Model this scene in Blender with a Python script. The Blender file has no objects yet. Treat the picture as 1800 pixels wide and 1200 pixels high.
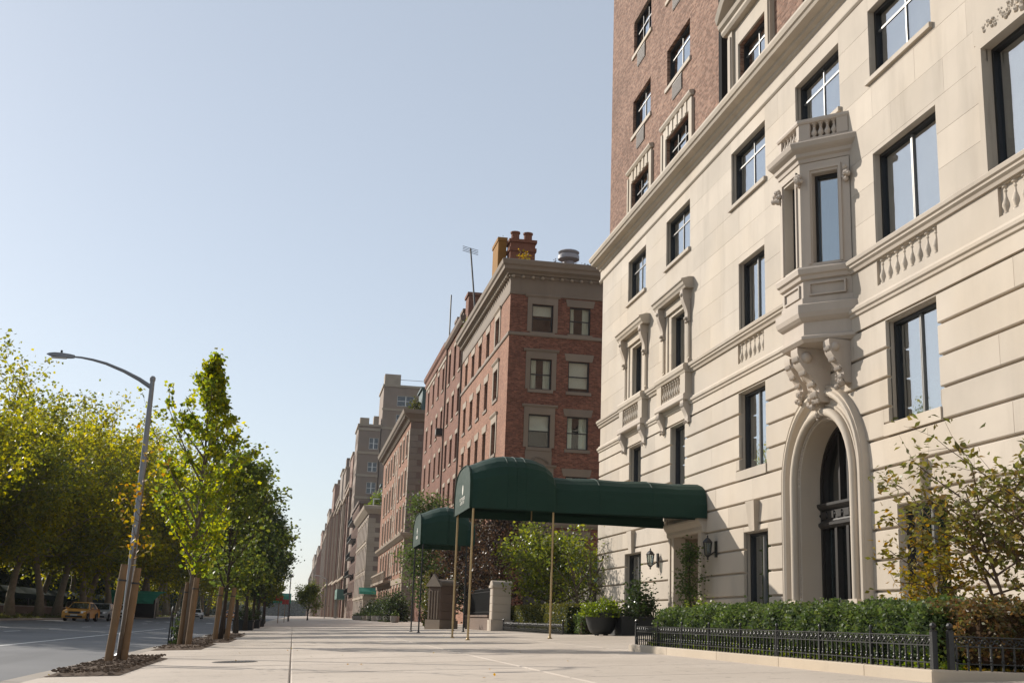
import bpy, math, random
import numpy as np
from mathutils import Vector, Matrix

random.seed(7)
RNG = np.random.default_rng(11)
SC = bpy.context.scene
COL = SC.collection
PI = math.pi

# ------------------------------------------------------------------ camera
cam_d = bpy.data.cameras.new('camera')
cam_d.sensor_width = 36.0
cam_d.lens = 41.42
cam_d.clip_start = 0.1
cam_d.clip_end = 6000
cam = bpy.data.objects.new('camera', cam_d)
COL.objects.link(cam)
cam.matrix_world = Matrix(((0.98332875, -0.07618622, -0.16510671, 0.0),
                           (-0.17818295, -0.22261298, -0.95848542, 0.0),
                           (0.03626848, 0.97192547, -0.23247683, 0.715),
                           (0, 0, 0, 1)))
SC.camera = cam

# ------------------------------------------------------------------ sky, sun, exposure
SUN = Vector((-1.0, 1.15, 0.71)).normalized()
SUN_EL = math.asin(SUN.z)
SUN_ROT = math.atan2(SUN.x, SUN.y)
world = bpy.data.worlds.new('World')
SC.world = world
world.use_nodes = True
wn = world.node_tree
bg = wn.nodes['Background']
sky = wn.nodes.new('ShaderNodeTexSky')
sky.sky_type = 'NISHITA'
sky.sun_disc = False
sky.sun_elevation = SUN_EL
sky.sun_rotation = SUN_ROT
sky.altitude = 0
sky.air_density = 1.0
sky.dust_density = 0.5
sky.ozone_density = 1.5
# a thin even veil of high haze over the clear sky, the same all round
hsv = wn.nodes.new('ShaderNodeHueSaturation')
hsv.inputs['Saturation'].default_value = .66
hsv.inputs['Value'].default_value = .58
veil = wn.nodes.new('ShaderNodeMix')
veil.data_type = 'RGBA'; veil.blend_type = 'ADD'
veil.inputs[0].default_value = 1.0
veil.inputs[7].default_value = (.254/.11, .282/.11, .320/.11, 1)
wn.links.new(sky.outputs[0], hsv.inputs['Color'])
wn.links.new(hsv.outputs[0], veil.inputs[6])
wn.links.new(veil.outputs[2], bg.inputs[0])
bg.inputs[1].default_value = 0.11
sun_d = bpy.data.lights.new('sun', 'SUN')
sun_d.energy = 5.0
sun_d.angle = math.radians(0.55)
sun_d.color = (1.0, 0.925, 0.83)
sun = bpy.data.objects.new('sun', sun_d)
COL.objects.link(sun)
sun.rotation_euler = SUN.to_track_quat('Z', 'Y').to_euler()
sun.location = (-30, 30, 60)
SC.view_settings.view_transform = 'Standard'
SC.view_settings.look = 'None'
SC.view_settings.exposure = 0.18
SC.view_settings.gamma = 1.0
SC.view_settings.use_curve_mapping = False
SC.cycles.max_bounces = 8
SC.cycles.transparent_max_bounces = 12

# ------------------------------------------------------------------ materials
class NT:
    def __init__(s, name):
        s.m = bpy.data.materials.new(name)
        s.m.use_nodes = True
        s.t = s.m.node_tree
        s.b = s.t.nodes['Principled BSDF']
        s.out = s.t.nodes['Material Output']
        s.geo = None
    def n(s, typ, **kw):
        x = s.t.nodes.new(typ)
        for k, v in kw.items():
            if k.startswith('i_'):
                x.inputs[k[2:].replace('_', ' ')].default_value = v
            else:
                setattr(x, k, v)
        return x
    def l(s, a, b):
        s.t.links.new(a, b)
    def pos(s):
        if s.geo is None:
            s.geo = s.n('ShaderNodeNewGeometry')
        return s.geo.outputs['Position']
    def noise(s, scale, detail=4, vec=None, stretch=None, rough=.55):
        x = s.n('ShaderNodeTexNoise')
        x.inputs['Scale'].default_value = scale
        x.inputs['Detail'].default_value = detail
        x.inputs['Roughness'].default_value = rough
        v = vec or s.pos()
        if stretch:
            mp = s.n('ShaderNodeMapping')
            mp.inputs['Scale'].default_value = stretch
            s.l(v, mp.inputs['Vector'])
            v = mp.outputs[0]
        s.l(v, x.inputs['Vector'])
        return x.outputs['Fac']
    def ramp(s, fac, stops):
        r = s.n('ShaderNodeValToRGB')
        e = r.color_ramp.elements
        while len(e) < len(stops):
            e.new(.5)
        for el, (p, c) in zip(e, stops):
            el.position = p
            el.color = (c[0], c[1], c[2], 1) if hasattr(c, '__len__') else (c, c, c, 1)
        s.l(fac, r.inputs[0])
        return r.outputs[0]
    def mix(s, a, b, fac, mode='MIX'):
        x = s.n('ShaderNodeMix', data_type='RGBA', blend_type=mode)
        for sock, v in ((x.inputs[6], a), (x.inputs[7], b), (x.inputs[0], fac)):
            if hasattr(v, 'is_linked') or isinstance(v, bpy.types.NodeSocket):
                s.l(v, sock)
            elif hasattr(v, '__len__'):
                sock.default_value = (v[0], v[1], v[2], 1)
            else:
                sock.default_value = v
        return x.outputs[2]
    def math(s, op, a, b=None):
        x = s.n('ShaderNodeMath', operation=op)
        for i, v in enumerate((a, b)):
            if v is None:
                continue
            if isinstance(v, bpy.types.NodeSocket):
                s.l(v, x.inputs[i])
            else:
                x.inputs[i].default_value = v
        return x.outputs[0]
    def col(s, c):
        if isinstance(c, bpy.types.NodeSocket):
            s.l(c, s.b.inputs['Base Color'])
        else:
            s.b.inputs['Base Color'].default_value = (c[0], c[1], c[2], 1)
    def bump(s, h, strength=.3, dist=.02):
        x = s.n('ShaderNodeBump')
        x.inputs['Strength'].default_value = strength
        x.inputs['Distance'].default_value = dist
        s.l(h, x.inputs['Height'])
        s.l(x.outputs[0], s.b.inputs['Normal'])
    def set(s, rough=.7, metal=0.0, spec=.4):
        s.b.inputs['Roughness'].default_value = rough
        s.b.inputs['Metallic'].default_value = metal
        s.b.inputs['Specular IOR Level'].default_value = spec
        return s.m
    def objrand(s):
        return s.n('ShaderNodeObjectInfo').outputs['Random']

M = {}
def sc3(c, k):
    return (c[0]*k, c[1]*k, c[2]*k)

def stone_mat(key, c, rough=.75, var=.10, stain=.22, bump=.15, piece=.10, fine=26):
    t = NT(key)
    big = t.noise(.55, 5)
    base = t.mix(sc3(c, 1-var), sc3(c, 1+var), t.ramp(big, [(.3, 0.0), (.7, 1.0)]))
    warm = t.mix(base, (c[0]*1.03, c[1]*.96, c[2]*.84), t.ramp(t.noise(.23, 3), [(.45, 0.0), (.75, .7)]))
    streak = t.math('MULTIPLY', t.ramp(t.noise(1.3, 6, stretch=(1, 1, .16), rough=.62), [(.50, 0.0), (.80, 1.0)]), t.ramp(t.noise(.16, 3), [(.38, .15), (.62, 1.0)]))
    st = t.mix(warm, (c[0]*.56, c[1]*.54, c[2]*.52), t.math('MULTIPLY', streak, stain))
    rnd = t.objrand()
    k = t.n('ShaderNodeMapRange')
    k.inputs[3].default_value = 1-piece
    k.inputs[4].default_value = 1+piece*.6
    t.l(rnd, k.inputs[0])
    hs = t.n('ShaderNodeHueSaturation')
    t.l(st, hs.inputs['Color'])
    t.l(k.outputs[0], hs.inputs['Value'])
    grain = t.noise(fine, 6, rough=.7)
    t.col(t.mix(hs.outputs[0], sc3(c, .55), t.ramp(grain, [(.58, 0.0), (.85, .35)])))
    t.bump(grain, bump, .012)
    M[key] = t.set(rough, 0, .25)

def brick_mat(key, c1, c2, mortar, bw=.215, bh=.075, big=.25, rough=.85, bump=.5, side=.0):
    t = NT(key)
    sep = t.n('ShaderNodeSeparateXYZ')
    t.l(t.pos(), sep.inputs[0])
    u = t.math('ADD', sep.outputs[0], sep.outputs[1])
    cmb = t.n('ShaderNodeCombineXYZ')
    t.l(u, cmb.inputs[0])
    t.l(sep.outputs[2], cmb.inputs[1])
    b = t.n('ShaderNodeTexBrick')
    t.l(cmb.outputs[0], b.inputs['Vector'])
    b.inputs['Scale'].default_value = 1
    b.inputs['Brick Width'].default_value = bw
    b.inputs['Row Height'].default_value = bh
    b.inputs['Mortar Size'].default_value = .007
    b.inputs['Mortar Smooth'].default_value = .3
    b.inputs['Bias'].default_value = -.15
    b.inputs['Color1'].default_value = (*c1, 1)
    b.inputs['Color2'].default_value = (*c2, 1)
    b.inputs['Mortar'].default_value = (*mortar, 1)
    big_n = t.noise(.45, 5)
    m1 = t.mix(b.outputs['Color'], sc3(c1, .5), t.math('MULTIPLY', t.ramp(big_n, [(.40, 0.0), (.72, 1.0)]), big*1.6))
    spk = t.noise(5.5, 4, stretch=(1, 1, 2.4))
    m2 = t.mix(m1, (c2[0]*1.35, c2[1]*1.25, c2[2]*1.2), t.math('MULTIPLY', t.ramp(spk, [(.52, 0.0), (.70, 1.0)]), .5))
    m3 = t.mix(m2, sc3(c1, .42), t.math('MULTIPLY', t.ramp(t.noise(7.5, 3, stretch=(1, 1, 2.6)), [(.56, 0.0), (.70, 1.0)]), .6))
    m4 = t.mix(m3, sc3(c1, .5), t.math('MULTIPLY', t.ramp(t.noise(1.1, 6, stretch=(1, 1, .12)), [(.52, 0.0), (.8, 1.0)]), .45))
    t.col(m4)
    h = t.math('SUBTRACT', t.math('ADD', t.noise(9, 4), t.math('MULTIPLY', t.noise(30, 3), .4)), t.math('MULTIPLY', b.outputs['Fac'], .9))
    t.bump(h, bump, .03)
    M[key] = t.set(rough, 0, .2)

def plain(key, c, rough=.6, metal=0.0, spec=.4, var=.12, scale=3.0, bump=0.0, fine=20):
    t = NT(key)
    t.col(t.mix(sc3(c, 1-var), sc3(c, 1+var), t.noise(scale, 5)))
    if bump:
        t.bump(t.noise(fine, 5), bump, .01)
    M[key] = t.set(rough, metal, spec)

def leaf_mat(key, cols, trans=.45, rough=.5, tcol=1.9):
    t = NT(key)
    geo = t.n('ShaderNodeNewGeometry')
    n = len(cols)
    c = t.ramp(geo.outputs['Random Per Island'], [((i+.0)/max(1, n-1)*.98+.01, col) for i, col in enumerate(cols)])
    tx = t.n('ShaderNodeTexCoord')
    big = t.noise(.9, 2, vec=tx.outputs['Object'])
    c = t.mix(c, (.0, .0, .0), t.math('MULTIPLY', t.ramp(big, [(.3, 1.0), (.6, 0.0)]), .18))
    t.col(c)
    t.set(rough, 0, .35)
    tr = t.n('ShaderNodeBsdfTranslucent')
    hs = t.n('ShaderNodeHueSaturation')
    hs.inputs['Hue'].default_value = .496
    hs.inputs['Saturation'].default_value = 1.1
    hs.inputs['Value'].default_value = tcol
    t.l(c, hs.inputs['Color'])
    t.l(hs.outputs[0], tr.inputs[0])
    mx = t.n('ShaderNodeMixShader')
    mx.inputs[0].default_value = trans
    t.l(t.b.outputs[0], mx.inputs[1])
    t.l(tr.outputs[0], mx.inputs[2])
    t.l(mx.outputs[0], t.out.inputs[0])
    M[key] = t.m

def glass_mat(key, lo=.22, hi=.85, tint=(.72, .80, .78)):
    t = NT(key)
    tr = t.n('ShaderNodeBsdfTransparent')
    tr.inputs[0].default_value = (*tint, 1)
    gl = t.n('ShaderNodeBsdfGlossy')
    gl.inputs['Roughness'].default_value = .015
    gl.inputs['Color'].default_value = (.92, .96, 1.0, 1)
    nz = t.n('ShaderNodeBump')
    nz.inputs['Strength'].default_value = .13
    nz.inputs['Distance'].default_value = .05
    t.l(t.noise(1.1, 2), nz.inputs['Height'])
    t.l(nz.outputs[0], gl.inputs['Normal'])
    lw = t.n('ShaderNodeFresnel')
    lw.inputs['IOR'].default_value = 1.5
    mr = t.n('ShaderNodeMapRange')
    mr.inputs[1].default_value = .04
    mr.inputs[2].default_value = .45
    mr.inputs[3].default_value = lo
    mr.inputs[4].default_value = hi
    t.l(lw.outputs[0], mr.inputs[0])
    mx = t.n('ShaderNodeMixShader')
    t.l(mr.outputs[0], mx.inputs[0])
    t.l(tr.outputs[0], mx.inputs[1])
    t.l(gl.outputs[0], mx.inputs[2])
    t.l(mx.outputs[0], t.out.inputs[0])
    M[key] = t.m

stone_mat('limestone', (.495, .433, .358), piece=.11, stain=.52, var=.09)
stone_mat('limestone_grey', (.49, .425, .36), piece=.08, stain=.55, var=.09)
stone_mat('brownstone', (.215, .17, .13), piece=.08, stain=.4)
stone_mat('tan_stone', (.33, .265, .20), piece=.06, stain=.3)
stone_mat('grey_stone', (.30, .28, .25), piece=.08, stain=.45)
stone_mat('tan_brick', (.235, .175, .135), piece=.06, stain=.3, fine=6)
stone_mat('pale_brick', (.27, .215, .175), piece=.06, stain=.3, fine=6)
stone_mat('far_red', (.235, .130, .092), piece=.06, stain=.3, fine=6)
stone_mat('dull_brown', (.16, .112, .086), piece=.08, stain=.35, fine=6)
brick_mat('tower_brick', (.19, .095, .062), (.42, .255, .182), (.34, .275, .22), bump=.9)
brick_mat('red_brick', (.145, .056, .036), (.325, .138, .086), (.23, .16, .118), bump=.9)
brick_mat('rose_brick', (.27, .122, .074), (.43, .225, .142), (.32, .235, .18))
brick_mat('brown_brick', (.19, .08, .05), (.29, .135, .088), (.21, .145, .11))
brick_mat('dark_brick', (.13, .07, .05), (.17, .09, .06), (.15, .11, .09))
plain('black_metal', (.014, .014, .015), .42, .0, .5, .3)
plain('black_frame', (.016, .016, .017), .45, 0, .4, .2)
plain('iron', (.012, .0125, .013), .38, 0, .5, .35, 40, .25, 60)
plain('silver_frame', (.19, .185, .175), .4, .3, .5, .08)
plain('white_frame', (.66, .63, .58), .55, 0, .4, .08)
plain('green_frame', (.05, .09, .085), .5, 0, .4, .1)
plain('lamp_grey', (.20, .205, .215), .45, .3, .5, .18, 6)
plain('lens', (.55, .55, .52), .25, 0, .5)
plain('brass', (.42, .30, .15), .38, .55, .5, .2, 8)
plain('dark_pole', (.02, .021, .021), .4, .2, .5)
plain('soil', (.055, .038, .026), .95, 0, .1, .4, 9, .6, 30)
plain('mulch', (.12, .085, .06), .95, 0, .1, .5, 30, .6, 40)
plain('stake', (.185, .115, .062), .8, 0, .2, .25, 5, .3, 40)
plain('bark', (.135, .105, .078), .9, 0, .2, .35, 8, .7, 26)
plain('bark_pale', (.24, .205, .15), .9, 0, .2, .4, 4, .6, 14)
plain('bark_dark', (.05, .04, .032), .9, 0, .2, .35, 8, .7, 26)
plain('twig', (.13, .085, .062), .8, 0, .2, .25, 9)
plain('rubber', (.013, .013, .013), .75, 0, .3)
plain('rim', (.35, .35, .35), .35, .7, .5)
plain('taxi_paint', (.60, .30, .055), .28, 0, .55, .05)
plain('silver_paint', (.42, .43, .44), .28, .5, .5, .05)
plain('white_paint', (.72, .72, .71), .3, 0, .5, .05)
plain('dark_paint', (.025, .027, .032), .25, .2, .5, .05)
plain('red_paint', (.30, .02, .015), .35, 0, .5, .05)
plain('orange_paint', (.7, .24, .03), .35, 0, .5, .05)
plain('car_glass', (.02, .024, .026), .06, 0, .6, .1)
plain('headlight', (.75, .75, .72), .15, 0, .6, .05)
plain('plate', (.55, .55, .5), .5)
plain('curtain', (.74, .76, .68), .9, 0, .1, .08, 6)
plain('blind', (.70, .68, .62), .9, 0, .1, .08, 3)
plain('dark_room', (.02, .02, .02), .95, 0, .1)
plain('door_dark', (.018, .015, .013), .4, 0, .45, .35, 12)
plain('door_wood', (.20, .125, .07), .55, 0, .35, .25, 4)
plain('pot_dark', (.022, .024, .025), .55, 0, .35, .25, 8, .15)
plain('roof_tar', (.05, .048, .045), .95)
plain('vent_metal', (.33, .32, .34), .6, .2, .5, .2, 6)
plain('terracotta', (.21, .085, .05), .85, 0, .2, .25, 8, .3)
plain('ochre', (.30, .15, .035), .85, 0, .2, .3, 2.0)
plain('cover_iron', (.085, .075, .066), .7, .2, .3, .3, 14)
plain('lettering', (.72, .70, .62), .7)
plain('copper_green', (.10, .21, .17), .7)
plain('grille', (.10, .075, .06), .6)
leaf_mat('leaf_mid', [(.06, .085, .02), (.085, .11, .022), (.045, .068, .018), (.115, .135, .024), (.15, .155, .024)], .5, .5, 2.2)
leaf_mat('leaf_ginkgo', [(.13, .165, .02), (.085, .125, .02), (.18, .20, .02), (.25, .25, .02), (.06, .095, .02), (.31, .28, .02)], .6, .5, 2.6)
leaf_mat('leaf_park', [(.165, .165, .016), (.10, .115, .015), (.22, .205, .017), (.075, .092, .015), (.29, .245, .018), (.18, .172, .016)], .64, .45, 2.55)
leaf_mat('leaf_park_green', [(.085, .10, .018), (.12, .13, .02), (.065, .08, .017), (.16, .16, .02), (.20, .18, .02)], .58, .45, 2.4)
leaf_mat('leaf_dark', [(.026, .042, .014), (.038, .056, .016), (.02, .034, .013), (.055, .07, .018)], .42, .55, 1.9)
leaf_mat('leaf_hedge', [(.062, .10, .026), (.09, .13, .034), (.045, .078, .024), (.125, .155, .04), (.07, .105, .03)], .35, .55)
leaf_mat('leaf_red', [(.135, .06, .028), (.095, .075, .026), (.18, .095, .036), (.085, .09, .028), (.22, .125, .046), (.07, .082, .026), (.10, .105, .03)], .35, .35)
leaf_mat('leaf_box', [(.10, .10, .018), (.065, .075, .016), (.14, .125, .02), (.05, .062, .015)], .3, .5)
leaf_mat('leaf_bright', [(.16, .21, .02), (.11, .17, .02), (.22, .26, .03), (.08, .12, .02)], .4, .4)
leaf_mat('leaf_yellow', [(.24, .20, .015), (.34, .24, .016), (.38, .18, .016), (.16, .15, .016)], .5)
plain('dark_awning', (.012, .03, .022), .85, 0, .1)
leaf_mat('leaf_maple2', [(.16, .14, .02), (.11, .11, .02), (.24, .17, .02), (.09, .10, .02), (.30, .16, .02), (.15, .15, .025)], .45, .45)
leaf_mat('leaf_maple', [(.13, .14, .032), (.095, .11, .028), (.165, .14, .03), (.07, .075, .022), (.18, .115, .03), (.14, .14, .034)], .42, .42, 2.1)
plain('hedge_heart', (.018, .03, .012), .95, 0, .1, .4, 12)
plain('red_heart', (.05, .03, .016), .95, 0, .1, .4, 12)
leaf_mat('leaf_lime', [(.095, .12, .02), (.06, .085, .018), (.14, .165, .022), (.20, .205, .024), (.045, .065, .016)], .48, .38, 2.1)
leaf_mat('leaf_purple', [(.045, .024, .018), (.028, .017, .014), (.065, .036, .022), (.11, .07, .035), (.025, .02, .014)], .35, .35)
leaf_mat('leaf_glossy', [(.035, .06, .018), (.05, .08, .022), (.025, .045, .014), (.08, .10, .03)], .25, .28)
leaf_mat('grass', [(.06, .08, .015), (.09, .10, .02), (.12, .11, .03), (.05, .07, .015)], .4, .6)
glass_mat('glass', .42, .95)
glass_mat('glass_dim', .12, .75, (.62, .68, .66))
glass_mat('glass_sash', .05, .60, (.92, .95, .93))

t = NT('canopy_green')
w = t.noise(1.4, 4)
t.col(t.mix((.0075, .030, .020), (.011, .042, .028), w))
t.bump(t.math('ADD', t.noise(1.3, 4, stretch=(.5, 1, 1.6)), t.math('MULTIPLY', t.noise(6, 4, stretch=(.35, 1, 1)), .25)), .55, .06)
t.b.inputs['Sheen Weight'].default_value = .0
t.b.inputs['Sheen Roughness'].default_value = .4
M['canopy_green'] = t.set(.65, 0, .2)
t = NT('awning_bright')
t.col(t.mix((.02, .16, .10), (.04, .25, .16), t.noise(1.3, 3)))
M['awning_bright'] = t.set(.6, 0, .3)

t = NT('concrete')
n1 = t.noise(.35, 6)
n2 = t.noise(1.7, 6, rough=.7)
base = t.mix((.46, .395, .325), (.56, .485, .405), t.ramp(n1, [(.3, 0.0), (.7, 1.0)]))
base = t.mix(base, (.285, .245, .20), t.math('MULTIPLY', t.ramp(n2, [(.55, 0.0), (.78, 1.0)]), .45))
base = t.mix(base, (.20, .17, .145), t.math('MULTIPLY', t.ramp(t.noise(5.2, 3), [(.64, 0.0), (.68, 1.0)]), .5))
base = t.mix(base, (.13, .11, .095), t.math('MULTIPLY', t.ramp(t.noise(13, 2), [(.73, 0.0), (.76, 1.0)]), .6))
rn = t.objrand()
mr = t.n('ShaderNodeMapRange'); mr.inputs[3].default_value = .90; mr.inputs[4].default_value = 1.06
t.l(rn, mr.inputs[0])
hs = t.n('ShaderNodeHueSaturation'); t.l(base, hs.inputs['Color']); t.l(mr.outputs[0], hs.inputs['Value'])
g = t.noise(60, 5, rough=.75)
t.col(t.mix(hs.outputs[0], (.22, .19, .16), t.ramp(g, [(.6, 0.0), (.85, .4)])))
t.bump(t.math('ADD', g, t.math('MULTIPLY', n2, 2.0)), .18, .01)
M['concrete'] = t.set(.8, 0, .3)
stone_mat('kerb_stone', (.34, .30, .255), piece=.10, stain=.3)
stone_mat('bed_stone', (.44, .375, .295), piece=.07, stain=.35)
plain('joint_fill', (.10, .085, .07), .95)

t = NT('asphalt')
n1 = t.noise(.25, 6)
g = t.noise(45, 4, rough=.8)
base = t.mix((.115, .117, .122), (.165, .165, .168), t.ramp(n1, [(.3, 0.0), (.7, 1.0)]))
base = t.mix(base, (.085, .086, .09), t.ramp(t.noise(.9, 5, stretch=(1, .07, 1)), [(.52, 0.0), (.75, .6)]))
t.col(t.mix(base, (.24, .235, .225), t.ramp(g, [(.55, 0.0), (.8, .5)])))
t.bump(g, .35, .01)
M['asphalt'] = t.set(.72, 0, .35)
plain('road_paint', (.66, .66, .63), .7, 0, .3, .15, 2)
plain('verge_soil', (.09, .075, .045), .95, 0, .1, .4, 3, .4, 10)
plain('park_ground', (.06, .058, .03), .95, 0, .1, .4, 1.5, .4, 10)
# ------------------------------------------------------------------ mesh helpers
WL = {}

class Fr:
    """a local frame: u along a wall, d outward from it, z up"""
    def __init__(s, o, U, D):
        s.o = Vector(o); s.U = Vector(U).normalized(); s.D = Vector(D).normalized()
        s.rot = math.atan2(s.D.y, s.D.x) + PI/2      # turns local -y onto D
    def p(s, u, d, z):
        v = s.o + s.U*u + s.D*d
        return (v.x, v.y, v.z + z)

IDF = Fr((0, 0, 0), (1, 0, 0), (0, 1, 0))
FX = 11.40
FRONT = Fr((FX, 0, 0), (0, 1, 0), (-1, 0, 0))

class MB:
    def __init__(s, fr=None):
        s.v = []; s.f = []; s.m = []; s.cm = 0; s.fr = fr
    def P(s, u, d, z):
        return s.fr.p(u, d, z) if s.fr else (u, d, z)
    def add(s, vs, fs, m=None):
        b = len(s.v)
        s.v += [tuple(x) for x in vs]
        s.f += [tuple(i+b for i in f) for f in fs]
        s.m += [s.cm if m is None else m]*len(fs)
    def box(s, u0, u1, d0, d1, z0, z1, m=None):
        q = [s.P(u, d, z) for z in (z0, z1) for d in (d0, d1) for u in (u0, u1)]
        fs = [(0, 1, 3, 2), (4, 6, 7, 5), (0, 4, 5, 1), (2, 3, 7, 6), (0, 2, 6, 4), (1, 5, 7, 3)]
        if s.fr is None or s.fr.U.cross(s.fr.D).z > 0:
            fs = [f[::-1] for f in fs]
        s.add(q, fs, m)
        return s
    def cbox(s, u0, u1, z0, z1, d0, d1, cu=.01, cz=.01, cd=None, m=None):
        """block with a chamfered outer face"""
        cd = cd if cd is not None else max(cu, cz)
        q = []
        for d, a, b in ((d0, 0, 0), (d1-cd, 0, 0), (d1, cu, cz)):
            q += [s.P(u0+a, d, z0+b), s.P(u1-a, d, z0+b), s.P(u1-a, d, z1-b), s.P(u0+a, d, z1-b)]
        fs = [(8, 9, 10, 11)]
        for k in (0, 4):
            for i in range(4):
                j = (i+1) % 4
                fs.append((k+i, k+j, k+4+j, k+4+i))
        s.add(q, fs, m)
        return s
    def prof(s, pr, u0, u1, m=None, caps=True):
        """profile [(d,z)] run from u0 to u1 (closed polygon)"""
        n = len(pr)
        q = [s.P(u0, d, z) for d, z in pr] + [s.P(u1, d, z) for d, z in pr]
        fs = [(i, (i+1) % n, n+(i+1) % n, n+i) for i in range(n)]
        if caps:
            fs += [tuple(range(n)), tuple(range(2*n-1, n-1, -1))]
        s.add(q, fs, m)
        return s
    def poly(s, pts, z0, z1, m=None):
        """flat polygon [(u,d)] pulled up from z0 to z1"""
        n = len(pts)
        q = [s.P(u, d, z0) for u, d in pts] + [s.P(u, d, z1) for u, d in pts]
        s.add(q, [(i, (i+1) % n, n+(i+1) % n, n+i) for i in range(n)] + [tuple(range(n)), tuple(range(2*n-1, n-1, -1))], m)
        return s
    def side(s, pts, u0, u1, m=None):
        return s.prof(pts, u0, u1, m)
    def face(s, pts, m=None):
        s.add([s.P(*p) for p in pts], [tuple(range(len(pts)))], m)
        return s
    def tube(s, pts, r, n=8, caps=True, m=None, world=True):
        pts = [Vector(p) if (world or not s.fr) else Vector(s.P(*p)) for p in pts]
        k = len(pts)
        rs = r if hasattr(r, '__len__') else [r]*k
        t0 = (pts[1]-pts[0]).normalized()
        ref = Vector((0, 0, 1)) if abs(t0.z) < .9 else Vector((1, 0, 0))
        a = t0.cross(ref).normalized()
        vs = []
        for i, p in enumerate(pts):
            t = (pts[min(k-1, i+1)]-pts[max(0, i-1)]).normalized()
            a = (a - t*a.dot(t)).normalized()
            b = t.cross(a)
            for j in range(n):
                an = 2*PI*j/n
                vs.append(p + (a*math.cos(an)+b*math.sin(an))*rs[i])
        fs = [(i*n+j, i*n+(j+1) % n, (i+1)*n+(j+1) % n, (i+1)*n+j) for i in range(k-1) for j in range(n)]
        if caps:
            fs += [tuple(range(n-1, -1, -1)), tuple((k-1)*n+j for j in range(n))]
        s.add(vs, fs, m)
        return s
    def lathe(s, pr, c, n=12, m=None, caps=True):
        k = len(pr)
        vs = [(c[0]+r*math.cos(2*PI*j/n), c[1]+r*math.sin(2*PI*j/n), c[2]+z) for r, z in pr for j in range(n)]
        fs = [(i*n+j, i*n+(j+1) % n, (i+1)*n+(j+1) % n, (i+1)*n+j) for i in range(k-1) for j in range(n)]
        if caps:
            fs += [tuple(range(n-1, -1, -1)), tuple((k-1)*n+j for j in range(n))]
        s.add(vs, fs, m)
        return s
    def ball(s, c, r, n=8, k=5, sq=(1, 1, 1), m=None):
        c = Vector(c)
        vs = []
        for i in range(k+1):
            th = PI*i/k
            for j in range(n):
                ph = 2*PI*j/n
                vs.append((c.x+r*sq[0]*math.sin(th)*math.cos(ph), c.y+r*sq[1]*math.sin(th)*math.sin(ph), c.z+r*sq[2]*math.cos(th)))
        s.add(vs, [(i*n+j, (i+1)*n+j, (i+1)*n+(j+1) % n, i*n+(j+1) % n) for i in range(k) for j in range(n)], m)
        return s
    def mesh(s, name, mats, o=(0, 0, 0), smooth=False):
        me = bpy.data.meshes.new(name)
        me.from_pydata([(x-o[0], y-o[1], z-o[2]) for x, y, z in s.v], [], s.f)
        for mt in (mats if isinstance(mats, (list, tuple)) else [mats]):
            me.materials.append(M[mt])
        if any(s.m):
            me.polygons.foreach_set('material_index', s.m)
        if smooth:
            me.polygons.foreach_set('use_smooth', [True]*len(me.polygons))
            if smooth != 'full' and hasattr(me, 'set_sharp_from_angle'):
                me.set_sharp_from_angle(angle=math.radians(38))
        me.update()
        return me
    def build(s, name, mats, parent=None, smooth=False, o=None, **tags):
        if not s.v:
            return None
        if o is None:
            a = np.array(s.v)
            lo, hi = a.min(0), a.max(0)
            o = (float(lo[0]+hi[0])/2, float(lo[1]+hi[1])/2, float(lo[2]))
        me = s.mesh(name, mats, o, smooth)
        return place(name, me, parent, o, **tags)

def place(name, me, parent=None, o=(0, 0, 0), rz=0.0, label=None, category=None, group=None, kind=None):
    ob = bpy.data.objects.new(name, me)
    COL.objects.link(ob)
    o = Vector(o)
    if parent is not None:
        ob.parent = parent
        ob.location = o - WL[parent.name]
    else:
        ob.location = o
    if rz:
        ob.rotation_euler = (0, 0, rz)
    WL[ob.name] = o
    tag(ob, label, category, group, kind)
    return ob

def tag(ob, label=None, category=None, group=None, kind=None):
    for k, v in (('label', label), ('category', category), ('group', group), ('kind', kind)):
        if v:
            ob[k] = v
    return ob

def thing(name, label, category, loc=(0, 0, 0), group=None):
    return place(name, None, None, loc, 0, label, category, group)

def child_of(name, me, parent):
    """a sub-part that shares its parent's own coordinates"""
    ob = bpy.data.objects.new(name, me)
    COL.objects.link(ob)
    ob.parent = parent
    return ob

def copy_tree(o, loc, rz=0.0, scale=None, label=None, group=None):
    r = o.copy(); COL.objects.link(r)
    r.location = loc; r.rotation_euler = (0, 0, rz)
    if scale:
        r.scale = scale if hasattr(scale, '__len__') else (scale, scale, scale)
    if label: r['label'] = label
    if group: r['group'] = group
    def rec(a, b):
        for ch in list(a.children):
            c = ch.copy(); COL.objects.link(c); c.parent = b
            rec(ch, c)
    rec(o, r)
    WL[r.name] = Vector(loc)
    return r

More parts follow.
